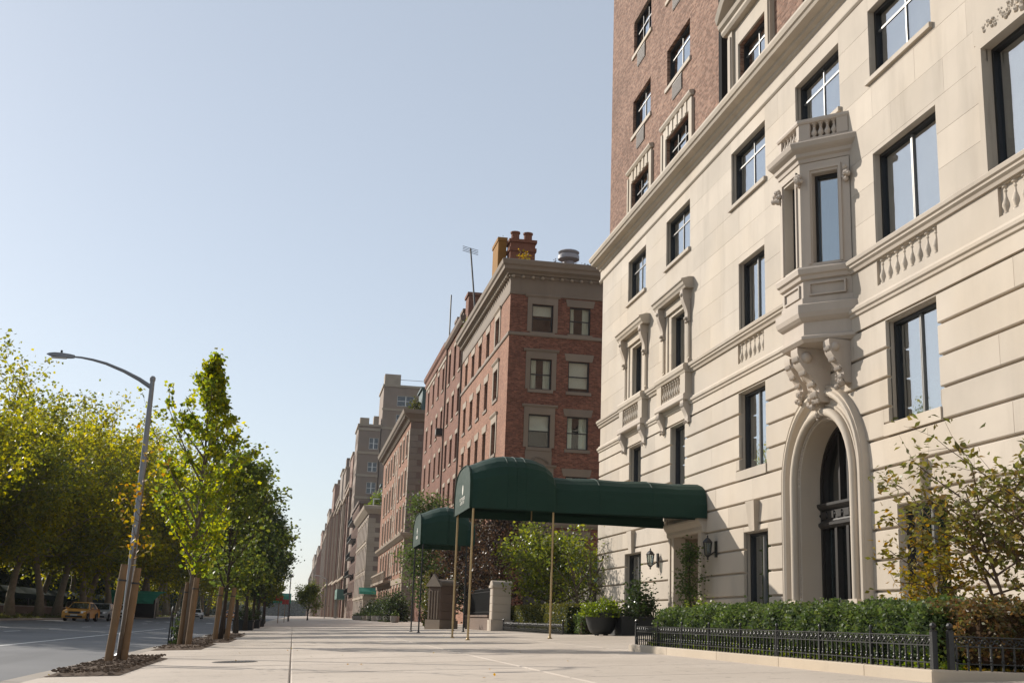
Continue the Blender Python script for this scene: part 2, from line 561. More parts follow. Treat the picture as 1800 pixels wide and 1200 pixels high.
# ------------------------------------------------------------------ wall with openings
def wall_grid(mb, u0, u1, z0, z1, holes, d=0.0, reveal=.3, m=None, mr=None):
    us = sorted({u0, u1} | {x for h in holes for x in h[:2] if u0 < x < u1})
    zs = sorted({z0, z1} | {x for h in holes for x in h[2:4] if z0 < x < z1})
    for i in range(len(us)-1):
        run = None
        for j in range(len(zs)-1):
            uc, zc = (us[i]+us[i+1])/2, (zs[j]+zs[j+1])/2
            if any(h[0] < uc < h[1] and h[2] < zc < h[3] for h in holes):
                continue
            mb.face([(us[i], d, zs[j]), (us[i+1], d, zs[j]), (us[i+1], d, zs[j+1]), (us[i], d, zs[j+1])], m)
    for h in holes:
        a, b, c, e = max(h[0], u0), min(h[1], u1), max(h[2], z0), min(h[3], z1)
        r = d-reveal
        mr_ = m if mr is None else mr
        mb.face([(a, d, c), (a, d, e), (a, r, e), (a, r, c)], mr_)
        mb.face([(b, d, c), (b, r, c), (b, r, e), (b, d, e)], mr_)
        mb.face([(a, d, e), (b, d, e), (b, r, e), (a, r, e)], mr_)
        mb.face([(a, d, c), (a, r, c), (b, r, c), (b, d, c)], mr_)

def stones(parent, name, fr, u0, u1, zs, holes, d0, d1, blen, mat, gu=.006, gz=.006, cu=.004, cz=.006, cd=None, limit=300, jit=.25):
    cnt = 0
    for k in range(len(zs)-1):
        za, zb = zs[k], zs[k+1]
        hs = [h for h in holes if h[2] < zb-1e-4 and h[3] > za+1e-4]
        us = sorted({u0, u1} | {x for h in hs for x in h[:2] if u0 < x < u1})
        segs = []
        for i in range(len(us)-1):
            a, b = us[i], us[i+1]
            cov = sorted((max(za, h[2]), min(zb, h[3])) for h in hs if h[0] < (a+b)/2 < h[1])
            free, z = [], za
            for c0, c1 in cov:
                if c0 > z+.02:
                    free.append((z, c0))
                z = max(z, c1)
            if z < zb-.02:
                free.append((z, zb))
            for fz in free:
                if segs and segs[-1][1] == a and segs[-1][2] == fz:
                    segs[-1][1] = b
                else:
                    segs.append([a, b, fz])
        off = (k % 2)*blen*.5
        for a, b, (z0, z1) in segs:
            cuts = [a]
            x = math.floor((a-off)/blen)*blen+off
            while x < b:
                x += blen*(1+random.uniform(-jit, jit)*.5)
                if x-cuts[-1] > blen*.42 and b-x > blen*.42:
                    cuts.append(x)
            cuts.append(b)
            for i in range(len(cuts)-1):
                mb = MB(fr)
                la = gu/2 if i else 0
                lb = gu/2 if i < len(cuts)-2 else 0
                mb.cbox(cuts[i]+la, cuts[i+1]-lb, z0+gz/2, z1-gz/2, d0, d1+random.uniform(-.0015, .0015), cu, cz, cd)
                mb.build(name, mat, parent)
                cnt += 1
    return cnt

# ------------------------------------------------------------------ windows (shared meshes)
_win = {}
def win_parts(kind, w, h, fm, cm):
    key = (kind, round(w, 2), round(h, 2), fm, cm)
    if key in _win:
        return _win[key]
    fr = Fr((0, 0, 0), (1, 0, 0), (0, -1, 0))
    f = MB(fr); hw = w/2
    ft = .065 if kind != 'case' else .08
    fd = .12
    f.box(-hw, -hw+ft, -fd, .0, 0, h); f.box(hw-ft, hw, -fd, .0, 0, h)
    f.box(-hw+ft, hw-ft, -fd, .0, 0, ft); f.box(-hw+ft, hw-ft, -fd, .0, h-ft, h)
    parts = []
    def pane(a, b, c, d, dd=-.07, gm='glass'):
        p = MB(fr); p.box(a, b, dd-.008, dd, c, d); parts.append(('pane', p.mesh('pane', gm), None))
    iw, ih = hw-ft, h-ft
    mu = MB(fr)
    if kind == 'case':                   # two tall lights under a transom, silver glazing bars
        tz = h*.70
        mu.box(-.022, .022, -.10, -.045, ft, tz-.022); mu.box(-iw, iw, -.10, -.05, tz-.022, tz+.022)
        mu.box(-.02, .02, -.09, -.05, tz+.022, ih)
        pane(-iw, -.022, ft, tz-.022); pane(.022, iw, ft, tz-.022); pane(-iw, -.02, tz+.022, ih); pane(.02, iw, tz+.022, ih)
        mm = 'silver_frame'
    elif kind == 'twin':                 # two tall lights
        mu.box(-.035, -.008, -.10, -.03, ft, ih); mu.box(.008, .035, -.10, -.03, ft, ih)
        mu.box(-.008, .008, -.10, -.05, ft, ih)
        pane(-iw, -.035, ft, ih); pane(.035, iw, ft, ih)
        mm = 'silver_frame'
    elif kind == 'sash':                 # up and down sash
        z = h*.5
        mu.box(-iw, iw, -.11, -.035, z-.03, z+.03)
        pane(-iw, iw, ft, z-.03, -.085, 'glass_sash'); pane(-iw, iw, z+.03, ih, -.055, 'glass_sash')
        mm = fm
    elif kind == 'grid':                 # small lights with glazing bars
        for k in (1, 2):
            x = -iw+2*iw*k/3; mu.box(x-.02, x+.02, -.09, -.03, ft, ih)
        mu.box(-iw, iw, -.091, -.029, h*.62-.025, h*.62+.025)
        for k in range(3):
            a, b = -iw+2*iw*k/3+.02, -iw+2*iw*(k+1)/3-.02
            pane(a if k else -iw, b if k < 2 else iw, ft, h*.62-.025); pane(a if k else -iw, b if k < 2 else iw, h*.62+.025, ih)
        mm = fm
    else:                                # one light
        pane(-iw, iw, ft, ih)
        mm = None
    if mm:
        parts.append(('mullion' if kind != 'sash' else 'meeting_rail', mu.mesh('mullion', mm), None))
    if cm:
        c = MB(fr)
        if cm == 'curtain':
            for s in (-1, 1):
                n = 9; L = iw*random.uniform(.45, .8)
                vs = []
                for i in range(n+1):
                    x = s*(iw+.02 - L*i/n); d = -.30-.035*(i % 2)
                    vs += [fr.p(x, d, .02), fr.p(x, d, h-.02)]
                c.add(vs, [(2*i, 2*i+2, 2*i+3, 2*i+1) for i in range(n)])
        else:
            c.box(-iw, iw, -.24, -.23, h*random.choice((.35, .5, .15, .62)), h-.03)
        parts.append((cm, c.mesh(cm, cm), None))
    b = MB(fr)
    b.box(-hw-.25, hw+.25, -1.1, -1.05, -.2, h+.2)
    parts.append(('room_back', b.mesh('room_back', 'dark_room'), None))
    _win[key] = (f.mesh('window', fm), parts)
    return _win[key]

def add_window(parent, fr, uc, z0, w, h, kind='sash', d=-.2, fm='black_frame', cm=None, name='window'):
    me, parts = win_parts(kind, w, h, fm, cm)
    ob = place(name, me, parent, fr.p(uc, d, z0), fr.rot)
    for nm, pm, _ in parts:
        child_of(nm, pm, ob)
    return ob

_far = {}
def add_far_window(parent, fr, uc, z0, w, h, d=-.12, fm='white_frame', twin=False):
    key = (round(w, 2), round(h, 2), fm, twin)
    if key not in _far:
        lf = Fr((0, 0, 0), (1, 0, 0), (0, -1, 0))
        f = MB(lf); t = .09; hw = w/2
        f.box(-hw, -hw+t, -.1, 0, 0, h); f.box(hw-t, hw, -.1, 0, 0, h)
        f.box(-hw+t, hw-t, -.1, 0, 0, t); f.box(-hw+t, hw-t, -.1, 0, h-t, h); f.box(-hw+t, hw-t, -.1, -.02, h*.5-.05, h*.5+.05)
        if twin:
            f.box(-.1, .1, -.101, .01, t, h-t)
        p = MB(lf); p.box(-hw+t*.5, hw-t*.5, -.09, -.06, t*.5, h-t*.5)
        _far[key] = (f.mesh('window', fm), p.mesh('pane', 'far_glass'))
    f, p = _far[key]
    ob = place('window', f, parent, fr.p(uc, d, z0), fr.rot)
    child_of('pane', p, ob)
    return ob
t = NT('far_glass')
t.col(t.mix((.02, .024, .028), (.05, .055, .06), t.noise(.4, 2)))
M['far_glass'] = t.set(.08, 0, .7)

# ------------------------------------------------------------------ ornaments
def baluster_mesh(h, r=.085, mat='limestone', n=10):
    pr = [(r*.85, 0), (r*.85, h*.07), (r*.5, h*.10), (r*.62, h*.16), (r*1.0, h*.30), (r*.95, h*.40), (r*.5, h*.60), (r*.40, h*.74), (r*.62, h*.80), (r*.45, h*.84), (r*.5, h*.90), (r*.85, h*.93), (r*.85, h)]
    return MB().lathe(pr, (0, 0, 0), n).mesh('baluster', mat, smooth=True)

def console(mb, u, w, zt, zb, p, top=.10, ornate=True):
    """scrolled bracket: S-shaped side outline, full width, with scroll rolls and a leaf drop"""
    h = zt-zb
    pts = [(0, zt), (p, zt), (p, zt-h*.10), (p*.96, zt-h*.18), (p*.92, zt-h*.30), (p*.78, zt-h*.42), (p*.58, zt-h*.55), (p*.42, zt-h*.68), (p*.36, zt-h*.80), (p*.40, zt-h*.90), (p*.30, zt-h), (0, zt-h)]
    mb.prof(pts, u-w/2, u+w/2)
    if ornate:
        r = h*.11
        for s in (-1, 1):
            c = mb.P(u+s*w*.5, p*.72, zt-h*.18)
            mb.ball(c, r, 8, 5)
        for k, (dd, zz, rr) in enumerate(((p*.95, zt-h*.2, .32), (p*.75, zt-h*.45, .30), (p*.5, zt-h*.66, .28), (p*.42, zt-h*.86, .34), (p*.36, zt-h*.98, .26))):
            for s in (-.28, 0, .28):
                mb.ball(mb.P(u+s*w, dd, zz), w*rr*.55, 6, 4, (1, 1, 1.3))

def leaf_drop(mb, u, z, d, r, n=10, rng=random):
    for i in range(n):
        a = rng.uniform(0, 2*PI); q = rng.uniform(.1, 1)
        mb.ball(mb.P(u+r*q*math.cos(a), d+rng.uniform(0, r*.4), z+r*q*math.sin(a)), r*rng.uniform(.22, .42), 6, 4)

def quoins(parent, fr, u, s, z0, z1, mat, h=.42, d=.03, w=(.5, .8)):
    z = z0; k = 0
    while z+h <= z1+.01:
        ww = w[k % 2]
        a, b = (u, u+s*ww) if s > 0 else (u-ww, u)
        MB(fr).cbox(a, b, z+.012, z+h-.012, -.05, d, .01, .01).build('quoin', mat, parent)
        z += h; k += 1

# ------------------------------------------------------------------ foliage
def leaves_mesh(name, C, size, mat, rng, up=.35, aspect=.62, jitter=.35, fold=True):
    """one four-cornered leaf per point in C, bent along its middle"""
    C = np.asarray(C, float); N = len(C)
    ax = rng.normal(size=(N, 3)); ax[:, 2] *= .6
    ax /= np.linalg.norm(ax, axis=1)[:, None]+1e-9
    nr = rng.normal(size=(N, 3)); nr[:, 2] += up
    nr -= ax*(nr*ax).sum(1)[:, None]
    nr /= np.linalg.norm(nr, axis=1)[:, None]+1e-9
    bi = np.cross(nr, ax)
    L = size*(1+rng.uniform(-jitter, jitter, N))[:, None]
    W = L*aspect
    V = np.empty((N, 4, 3))
    V[:, 0] = C-ax*L*.5
    V[:, 1] = C+bi*W*.5+nr*L*.10
    V[:, 2] = C+ax*L*.5
    V[:, 3] = C-bi*W*.5+nr*L*.10
    me = bpy.data.meshes.new(name)
    me.vertices.add(N*4)
    me.vertices.foreach_set('co', V.reshape(-1))
    me.loops.add(N*4)
    me.loops.foreach_set('vertex_index', np.arange(N*4, dtype=np.int32))
    me.polygons.add(N)
    me.polygons.foreach_set('loop_start', np.arange(0, N*4, 4, dtype=np.int32))
    me.update(calc_edges=True)
    me.materials.append(M[mat])
    return me

def bend(p0, d, L, n, rng, curl=.25, gz=.0):
    pts = [np.array(p0, float)]
    d = np.array(d, float); d /= np.linalg.norm(d)
    for i in range(n):
        d = d+rng.normal(size=3)*curl/n + np.array((0, 0, gz))/n
        d /= np.linalg.norm(d)
        pts.append(pts[-1]+d*L/n)
    return pts

def tree_meshes(seed, H, tr, base, rad, nl, leaf_n, leaf, mat, bark='bark', ang=(35, 65), sub=4, sig=.22, twist=.3, curl=.3, gz=.2, aspect=.7, stem=.92, split=None, lean=(0, 0), droop=0.0, stems=1, spread=.0, up=.35):
    """trunk with limbs and twigs, and the leaves that sit on them. rad(t) is the crown radius at height fraction t"""
    rng = np.random.default_rng(seed)
    mb = MB(); cen = []; wts = []
    for s in range(stems):
        a0 = rng.uniform(0, 2*PI)
        dirv = np.array((lean[0]+spread*math.cos(a0+2.4*s), lean[1]+spread*math.sin(a0+2.4*s), 1.0))
        Hs = H*(1-.18*rng.random()*(stems > 1))
        n = 7
        tp = [np.zeros(3)+np.array((.06*s*math.cos(a0), .06*s*math.sin(a0), 0))]
        dd = dirv/np.linalg.norm(dirv)
        for i in range(n):
            e = dd+rng.normal(size=3)*np.array((twist, twist, 0))*.25
            e[2] = abs(e[2])
            tp.append(tp[-1]+e/np.linalg.norm(e)*Hs*stem/n)
        rr = [tr*(1-.86*(i/n)**.8)+.004 for i in range(n+1)]
        rr[0] *= 1.35
        mb.tube(tp, rr, 8 if tr > .05 else 6)
        tpa = np.array(tp)
        def at(t):
            x = t*n/stem; i = min(n-1, int(x)); f = min(1.0, x-i)
            return tpa[i]*(1-f)+tpa[i+1]*f
        for i in range(nl):
            t = base+(stem-.03-base)*((i+.5*rng.random())/nl)
            p = at(t)
            az = 2.399*i+rng.uniform(-.5, .5)+s
            R = rad(t)*rng.uniform(.72, 1.12)
            el = math.radians(rng.uniform(*ang))
            d = (math.cos(az)*math.cos(el), math.sin(az)*math.cos(el), math.sin(el))
            L = max(.05, R/max(.3, math.cos(el)))
            bp = bend(p, d, L, 5, rng, curl, gz)
            r0 = min(tr*.55, .012+L*.016)*(1-.5*t)
            mb.tube(bp, [r0*(1-.8*k/5)+.003 for k in range(6)], 5, False)
            for q in range(2, 6):
                cen.append(bp[q]); wts.append(1.0)
            for j in range(sub):
                q = rng.integers(1, 6); b0 = bp[q]
                dv = np.array(bp[q])-np.array(bp[q-1]); dv = dv/np.linalg.norm(dv)+rng.normal(size=3)*.8+np.array((0, 0, .2-droop))
                l2 = L*rng.uniform(.22, .5)
                sp = bend(b0, dv, l2, 3, rng, .4, gz-droop)
                mb.tube(sp, [r0*.4, r0*.3, r0*.2, .002], 4, False)
                for w in (1, 2, 3):
                    cen.append(sp[w]); wts.append(1.0)
        cen.append(tpa[-1]); wts.append(.6)
    cen = np.array(cen); wts = np.array(wts)
    # clumps are unevenly full, so the crown has gaps
    wts = wts*np.clip(rng.gamma(2.0, .5, len(wts)), .1, 3)
    idx = rng.choice(len(cen), leaf_n, p=wts/wts.sum())
    C = cen[idx]+rng.normal(size=(leaf_n, 3))*sig
    C[:, 2] = np.maximum(C[:, 2], .2)
    tm = mb.mesh('trunk', bark, smooth='full')
    cm = leaves_mesh('crown', C, leaf, mat, rng, up=up, aspect=aspect)
    return tm, cm

def tree(name, label, cat, loc, meshes, rz=0.0, scale=1.0, group=None):
    r = thing(name, label, cat, loc, group)
    child_of('trunk', meshes[0], r)
    child_of('crown', meshes[1], r)
    r.rotation_euler = (0, 0, rz)
    r.scale = scale if hasattr(scale, '__len__') else (scale,)*3
    return r

def hedge_mesh(name, x0, x1, y0, y1, z0, z1, n, leaf, mats, seed, lump=.06, aspect=.6):
    """clipped hedge: leaves over a lumpy box, with a darker twiggy heart"""
    rng = np.random.default_rng(seed)
    lx, ly, lz = x1-x0, y1-y0, z1-z0
    A = np.array([ly*lz, ly*lz, lx*lz, lx*lz, lx*ly])
    f = rng.choice(5, n, p=A/A.sum())
    P = rng.random((n, 3))*np.array((lx, ly, lz))
    P[f == 0, 0] = 0; P[f == 1, 0] = lx; P[f == 2, 1] = 0; P[f == 3, 1] = ly; P[f == 4, 2] = lz
    dep = rng.exponential(.045, n)
    wob = lump*(np.sin(P[:, 0]*5.3+P[:, 2]*7+seed)+np.sin(P[:, 1]*4.1+P[:, 2]*6.1)+.7*np.sin(P[:, 1]*11.3+P[:, 0]*9))
    inn = (dep-wob*.5)
    P[f == 0, 0] += inn[f == 0]; P[f == 1, 0] -= inn[f == 1]; P[f == 2, 1] += inn[f == 2]; P[f == 3, 1] -= inn[f == 3]; P[f == 4, 2] -= inn[f == 4]
    P += rng.normal(size=(n, 3))*.012
    C = P+np.array((x0, y0, z0))
    cx, cy = (x0+x1)/2, (y0+y1)/2
    o = np.array((cx, cy, z0))
    me = leaves_mesh(name, C-o, leaf, mats[0], rng, up=.6, aspect=aspect)
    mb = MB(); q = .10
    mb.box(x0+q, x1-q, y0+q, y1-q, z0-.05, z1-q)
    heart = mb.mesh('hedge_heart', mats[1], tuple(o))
    return me, heart, tuple(float(v) for v in o)

def hedge(name, label, box, n, leaf, mats, seed, group=None, lump=.06, cat='hedge'):
    me, heart, o = hedge_mesh(name, *box, n, leaf, mats, seed, lump)
    ob = place(name, me, None, o, 0, label, cat, group)
    child_of('twigs', heart, ob)
    return ob

def bush(name, label, loc, rx, ry, rz_, n, leaf, mat, seed, cat='shrub', group=None, stemmat='bark', aspect=.6, low=.0, parent=None, hollow=.55):
    """rounded bush: leaf clumps on short stems"""
    rng = np.random.default_rng(seed)
    k = 26
    d = rng.normal(size=(k, 3)); d[:, 2] = np.abs(d[:, 2])*1.1+low
    d /= np.linalg.norm(d, axis=1)[:, None]
    tips = d*np.array((rx, ry, rz_))*rng.uniform(.62, 1.0, (k, 1))
    mb = MB()
    for q in tips:
        mb.tube([np.array((0, 0, 0))+q*.02, q*.5+np.array((0, 0, rz_*.08)), q*.95], [.012+.02*rx, .008+.01*rx, .003], 5, False)
    w = rng.gamma(2, .5, k)
    idx = rng.choice(k, n, p=w/w.sum())
    C = tips[idx]*rng.uniform(hollow, 1.05, (n, 1))**.7+rng.normal(size=(n, 3))*np.array((rx, ry, rz_))*.17
    C[:, 2] = np.maximum(C[:, 2], .03)
    me = leaves_mesh('foliage', C, leaf, mat, rng, up=.5, aspect=aspect)
    if parent is None:
        r = thing(name, label, cat, loc, group)
        child_of('stems', mb.mesh('stems', stemmat), r)
        child_of('foliage', me, r)
    else:
        r = place(name, me, parent, loc)
    return r
# ------------------------------------------------------------------ the setting: ground, road, pavement
KX = -3.35                                   # face of the kerb
RZ = -.32                                    # road level
def gz(x):
    return RZ if x < KX else .05*min(x, FX)

g = MB(); g.face([(-700, -120, -.62), (500, -120, -.62), (500, 1600, -.62), (-700, 1600, -.62)])
g.build('ground', 'park_ground', kind='structure', o=(0, 0, -.62))
g = MB(); g.face([(-19.0, -30, RZ), (KX+.02, -30, RZ), (KX+.02, 1500, RZ), (-19.0, 1500, RZ)])
road = g.build('road', 'asphalt', kind='structure', o=(0, 0, RZ))
g = MB(); z = RZ+.004
g.face([(-7.46, -5, z), (-7.34, -5, z), (-7.34, 75, z), (-7.46, 75, z)])
g.build('lane_line', 'road_paint', road)
for k in range(26):
    y0 = 6+k*9.0
    g = MB(); g.face([(-11.3, y0, z), (-11.18, y0, z), (-11.18, y0+3, z), (-11.3, y0+3, z)])
    g.build('lane_dash', 'road_paint', road)
for k in range(7):
    x0 = -17.6+k*1.9
    g = MB(); g.face([(x0, 118, z), (x0+.6, 118, z), (x0+.6, 121.5, z), (x0, 121.5, z)])
    g.build('crossing_bar', 'road_paint', road)
g = MB(); g.face([(-20.0, 52, z), (-20.0, 52, z), (-20, 52, z)]) if False else None

side = MB()
def sl(x0, x1, y0, y1, dz):
    side.face([(x0, y0, gz(x0+1e-6)+dz), (x1, y0, gz(x1)+dz), (x1, y1, gz(x1)+dz), (x0, y1, gz(x0+1e-6)+dz)])
sl(KX+.05, FX, -30, 145, -.03); sl(KX+.05, FX, 145, 1500, 0); sl(FX, 90, -30, 1500, -.004)
pavement = side.build('pavement', 'concrete', kind='structure', o=(0, 0, 0))
pavement.data.materials[0] = M['concrete']
xj = [-3.05, .02, 3.1, 6.2, 9.2, 11.4]
y = 3.4
row = 0
while y < 145:
    for i in range(5):
        a, b = xj[i]+.009, xj[i+1]-.009
        c, d = y+.010, y+2.490
        dz = random.uniform(-.004, .002)
        q = .013
        mb = MB()
        def V(x, yy, t): return (x, yy, .05*x+t+dz)
        vs = [V(a, c, -.05), V(b, c, -.05), V(b, d, -.05), V(a, d, -.05),
              V(a, c, -.008), V(b, c, -.008), V(b, d, -.008), V(a, d, -.008),
              V(a+q, c+q, 0), V(b-q, c+q, 0), V(b-q, d-q, 0), V(a+q, d-q, 0)]
        fs = [(8, 9, 10, 11)]
        for k in (0, 4):
            for e in range(4):
                f = (e+1) % 4
                fs.append((k+e, k+f, k+4+f, k+4+e))
        mb.add(vs, fs)
        mb.build('paving_slab', 'concrete', pavement)
    y += 2.5; row += 1
kb = MB(); kb.box(KX-.001, -3.056, 120, 1400, -.5, gz(-3.2))
kerb = kb.build('kerb', 'kerb_stone', kind='structure')
y = -4.0
while y < 120:
    L = 2.4
    mb = MB(Fr((0, 0, 0), (0, 1, 0), (0, 0, 1)))
    mb2 = MB(); z1 = gz(-3.2)+random.uniform(-.004, .004)
    mb2.add([(KX, y+.004, -.5), (-3.056, y+.004, -.5), (-3.056, y+L-.004, -.5), (KX, y+L-.004, -.5),
             (KX, y+.004, z1-.025), (-3.056, y+.004, z1), (-3.056, y+L-.004, z1), (KX, y+L-.004, z1-.025),
             (KX+.03, y+.01, z1), (KX+.03, y+L-.01, z1)],
            [(0, 4, 7, 3), (4, 8, 9, 7), (8, 5, 6, 9), (0, 1, 5, 8, 4), (2, 3, 7, 9, 6), (1, 2, 6, 5)])
    mb2.build('kerb_stone', 'kerb_stone', kerb)
    y += L
kb = MB(); kb.box(-19.25, -19.0, -30, 1500, -.5, RZ+.13)
kb.build('park_kerb', 'kerb_stone', kind='structure')
g = MB(); zz = RZ+.12
g.face([(-26, -30, zz), (-19.24, -30, zz), (-19.24, 1500, zz), (-26, 1500, zz)])
g.build('verge', 'verge_soil', kind='structure', o=(0, 0, zz))
g = MB(); g.face([(-400, -30, -.24), (-26, -30, -.24), (-26, 1500, -.24), (-400, 1500, -.24)])
g.build('park_path', 'park_ground', kind='structure', o=(0, 0, -.24))

# ------------------------------------------------------------------ the cream stone apartment house
GB = .57
HB = thing('apartment_building', 'cream limestone apartment house with rusticated base and brick tower, arched doorway and bay window', 'building', (FX, 26, GB))
Y0, Y1 = 6.0, 44.9
LS = 'limestone'
W2 = [(39.1, 40.6, 4.87, 6.95), (34.35, 35.8, 4.87, 6.95), (27.9, 29.78, 4.87, 6.95), (19.57, 21.54, 4.87, 6.95), (13.2, 15.2, 4.87, 6.95)]
W1 = [(38.95, 41.0, 1.15, 3.21), (27.86, 29.5, 1.15, 3.21), (19.52, 21.35, 1.0, 3.21), (13.2, 15.0, 1.1, 3.21)]
W3 = [(39.2, 40.42, 8.70, 10.6), (34.45, 35.8, 8.70, 10.6), (27.88, 29.75, 8.70, 10.62), (19.3, 21.85, 8.70, 10.72), (14.9, 17.62, 8.70, 11.05)]
W4 = [(38.8, 41.1, 12.45, 14.07), (33.93, 36.4, 12.45, 14.07), (27.73, 30.25, 12.45, 14.07), (23.3, 25.75, 12.45, 14.07), (19.3, 21.85, 12.45, 14.07), (14.4, 17.0, 12.45, 14.07)]
DOOR = (32.75, 35.35, .3, 3.45)
AC, AZ, AR = 24.55, 4.05, 1.36              # arch: centre along the wall, springing height, opening radius
ARO = 2.12
# core wall behind the facing stones
core = MB(FRONT)
holes = W1+W2+W3+W4+[DOOR, (AC-1.38, AC+1.38, .3, AZ+1.34), (23.4, 25.2, 8.7, 11.0)]
wall_grid(core, Y0, Y1, -.1, 15.9, holes, -.08, .5)
core.box(Y1-.4, Y1, -16, -.08, -.1, 15.9); core.box(Y0, Y0+.3, -16, -.08, -.1, 15.9); core.box(Y0, Y1, -16, -15.7, -.1, 15.9); core.box(Y0, Y1, -16, -.5, 15.7, 15.9)
core.build('wall', LS, HB)
# rusticated courses
J = [7.02-.6025*k for k in range(12)][::-1]
rh = W1+W2+[DOOR]
for k in range(len(J)-1):
    za, zb = J[k], J[k+1]
    if za < AZ:
        w = ARO-.03
        if zb > AZ:
            w = math.sqrt(max(.0, (ARO-.05)**2-(zb-AZ)**2))
    else:
        q = (ARO-.05)**2-(zb-AZ)**2
        w = math.sqrt(q) if q > 0 else 0
    if w > .05:
        rh = rh+[(AC-w, AC+w, za, zb)]
rh += [(a, b, .7, 1.15) for a, b, c, d in W1[:2]]
rh += [(a-.02, b+.22, 4.61, 4.87) for a, b, c, d in W2[2:]]
keys = [(19.9, 20.95)]
stones(HB, 'rusticated_stone', FRONT, Y0, Y1+.02, J, rh, -.10, .0, 2.9, LS, gu=.004, gz=.046, cu=.003, cz=.020, cd=.02, jit=.2)
pl = MB(FRONT); wall_grid(pl, Y0, Y1+.03, GB-.4, J[0]-.02, [(AC-1.38, AC+1.38, .3, 2), DOOR], .03, .2); pl.build('plinth', LS, HB)
for a, b, c, d in W2[2:]:
    MB(FRONT).cbox(a-.02, b+.20, 4.62, 4.865, -.4, .03, .006, .006).build('window_sill', LS, HB)
for a, b, c, d in W1:                        # keystones over the ground floor windows
    m = MB(FRONT); u = (a+b)/2
    m.add([m.P(u-.17, -.05, 3.22), m.P(u+.17, -.05, 3.22), m.P(u+.29, -.05, 3.98), m.P(u-.29, -.05, 3.98),
           m.P(u-.17, .10, 3.22), m.P(u+.17, .10, 3.22), m.P(u+.29, .16, 3.98), m.P(u-.29, .16, 3.98)],
          [(4, 5, 6, 7), (0, 4, 7, 3), (1, 2, 6, 5), (3, 7, 6, 2), (0, 1, 5, 4)])
    m.build('keystone', LS, HB)
# string course under the balustrades
m = MB(FRONT)
m.prof([(-.06, 7.04), (.01, 7.04), (.01, 7.36), (.05, 7.38), (.06, 7.43), (.10, 7.46), (.11, 7.52), (.06, 7.56), (.02, 7.62), (-.06, 7.62)], Y0, Y1+.06)
m.build('string_course', LS, HB)
# balustrade zone
BP = [(28.0, 29.85), (19.45, 21.85), (14.9, 17.45)]
bz = MB(FRONT)
wall_grid(bz, Y0, Y1, 7.62, 8.36, [(a, b, 7.80, 8.34) for a, b in BP], -.02, .22)
for a, b in BP:
    bz.face([(a, -.235, 7.8), (b, -.235, 7.8), (b, -.235, 8.34), (a, -.235, 8.34)])
bz.build('parapet_band', LS, HB)
bme = baluster_mesh(.54, .088)
for a, b in BP:
    n = int((b-a)/.27)
    for i in range(n):
        place('baluster', bme, HB, FRONT.p(a+(b-a)*(i+.5)/n, -.10, 7.80))
m = MB(FRONT)
m.prof([(-.3, 8.36), (.03, 8.36), (.05, 8.42), (.10, 8.46), (.10, 8.50), (.14, 8.53), (.15, 8.60), (.12, 8.635), (-.3, 8.66)], Y0, Y1+.1)
m.build('balustrade_rail', LS, HB)
# smooth ashlar
zs = [8.66+.72*k for k in range(8)]+[14.46]
ah = W3+W4+[(22.95, 26.15, 8.6, 11.75)]
stones(HB, 'ashlar_stone', FRONT, Y0, Y1, zs, ah, -.10, -.02, 2.0, LS, gu=.002, gz=.0025, cu=.002, cz=.002, cd=.0025)
m = MB(FRONT)
m.prof([(-.08, 14.46), (.0, 14.46), (.04, 14.50), (.045, 14.54), (.0, 14.58), (-.02, 14.60), (-.02, 14.92), (.03, 14.95), (.05, 15.02), (.16, 15.06), (.18, 15.12), (.38, 15.16), (.42, 15.24), (.46, 15.26), (.50, 15.36), (.50, 15.42), (.10, 15.60), (-.3, 15.62)], Y0, Y1+.45)
m.build('cornice', LS, HB)
for a, b, c, d in W4:
    MB(FRONT).cbox(a-.06, b+.10, 12.33, 12.445, -.3, .06, .006, .006).build('window_sill', LS, HB)
# windows of the stone storeys
for a, b, c, d in W4:
    add_window(HB, FRONT, (a+b)/2, c, b-a, d-c, 'case', -.17, cm=random.choice(['curtain', 'blind', None]))
for i, (a, b, c, d) in enumerate(W3):
    add_window(HB, FRONT, (a+b)/2, c, b-a, d-c, 'twin' if i > 1 else 'one', -.18, cm='curtain')
for i, (a, b, c, d) in enumerate(W2):
    add_window(HB, FRONT, (a+b)/2, c, b-a, d-c, 'twin' if i > 1 else 'one', -.18, cm='curtain')
for i, (a, b, c, d) in enumerate(W1):
    add_window(HB, FRONT, (a+b)/2, c, b-a, d-c, 'twin', -.18, cm='curtain' if i != 2 else 'blind')
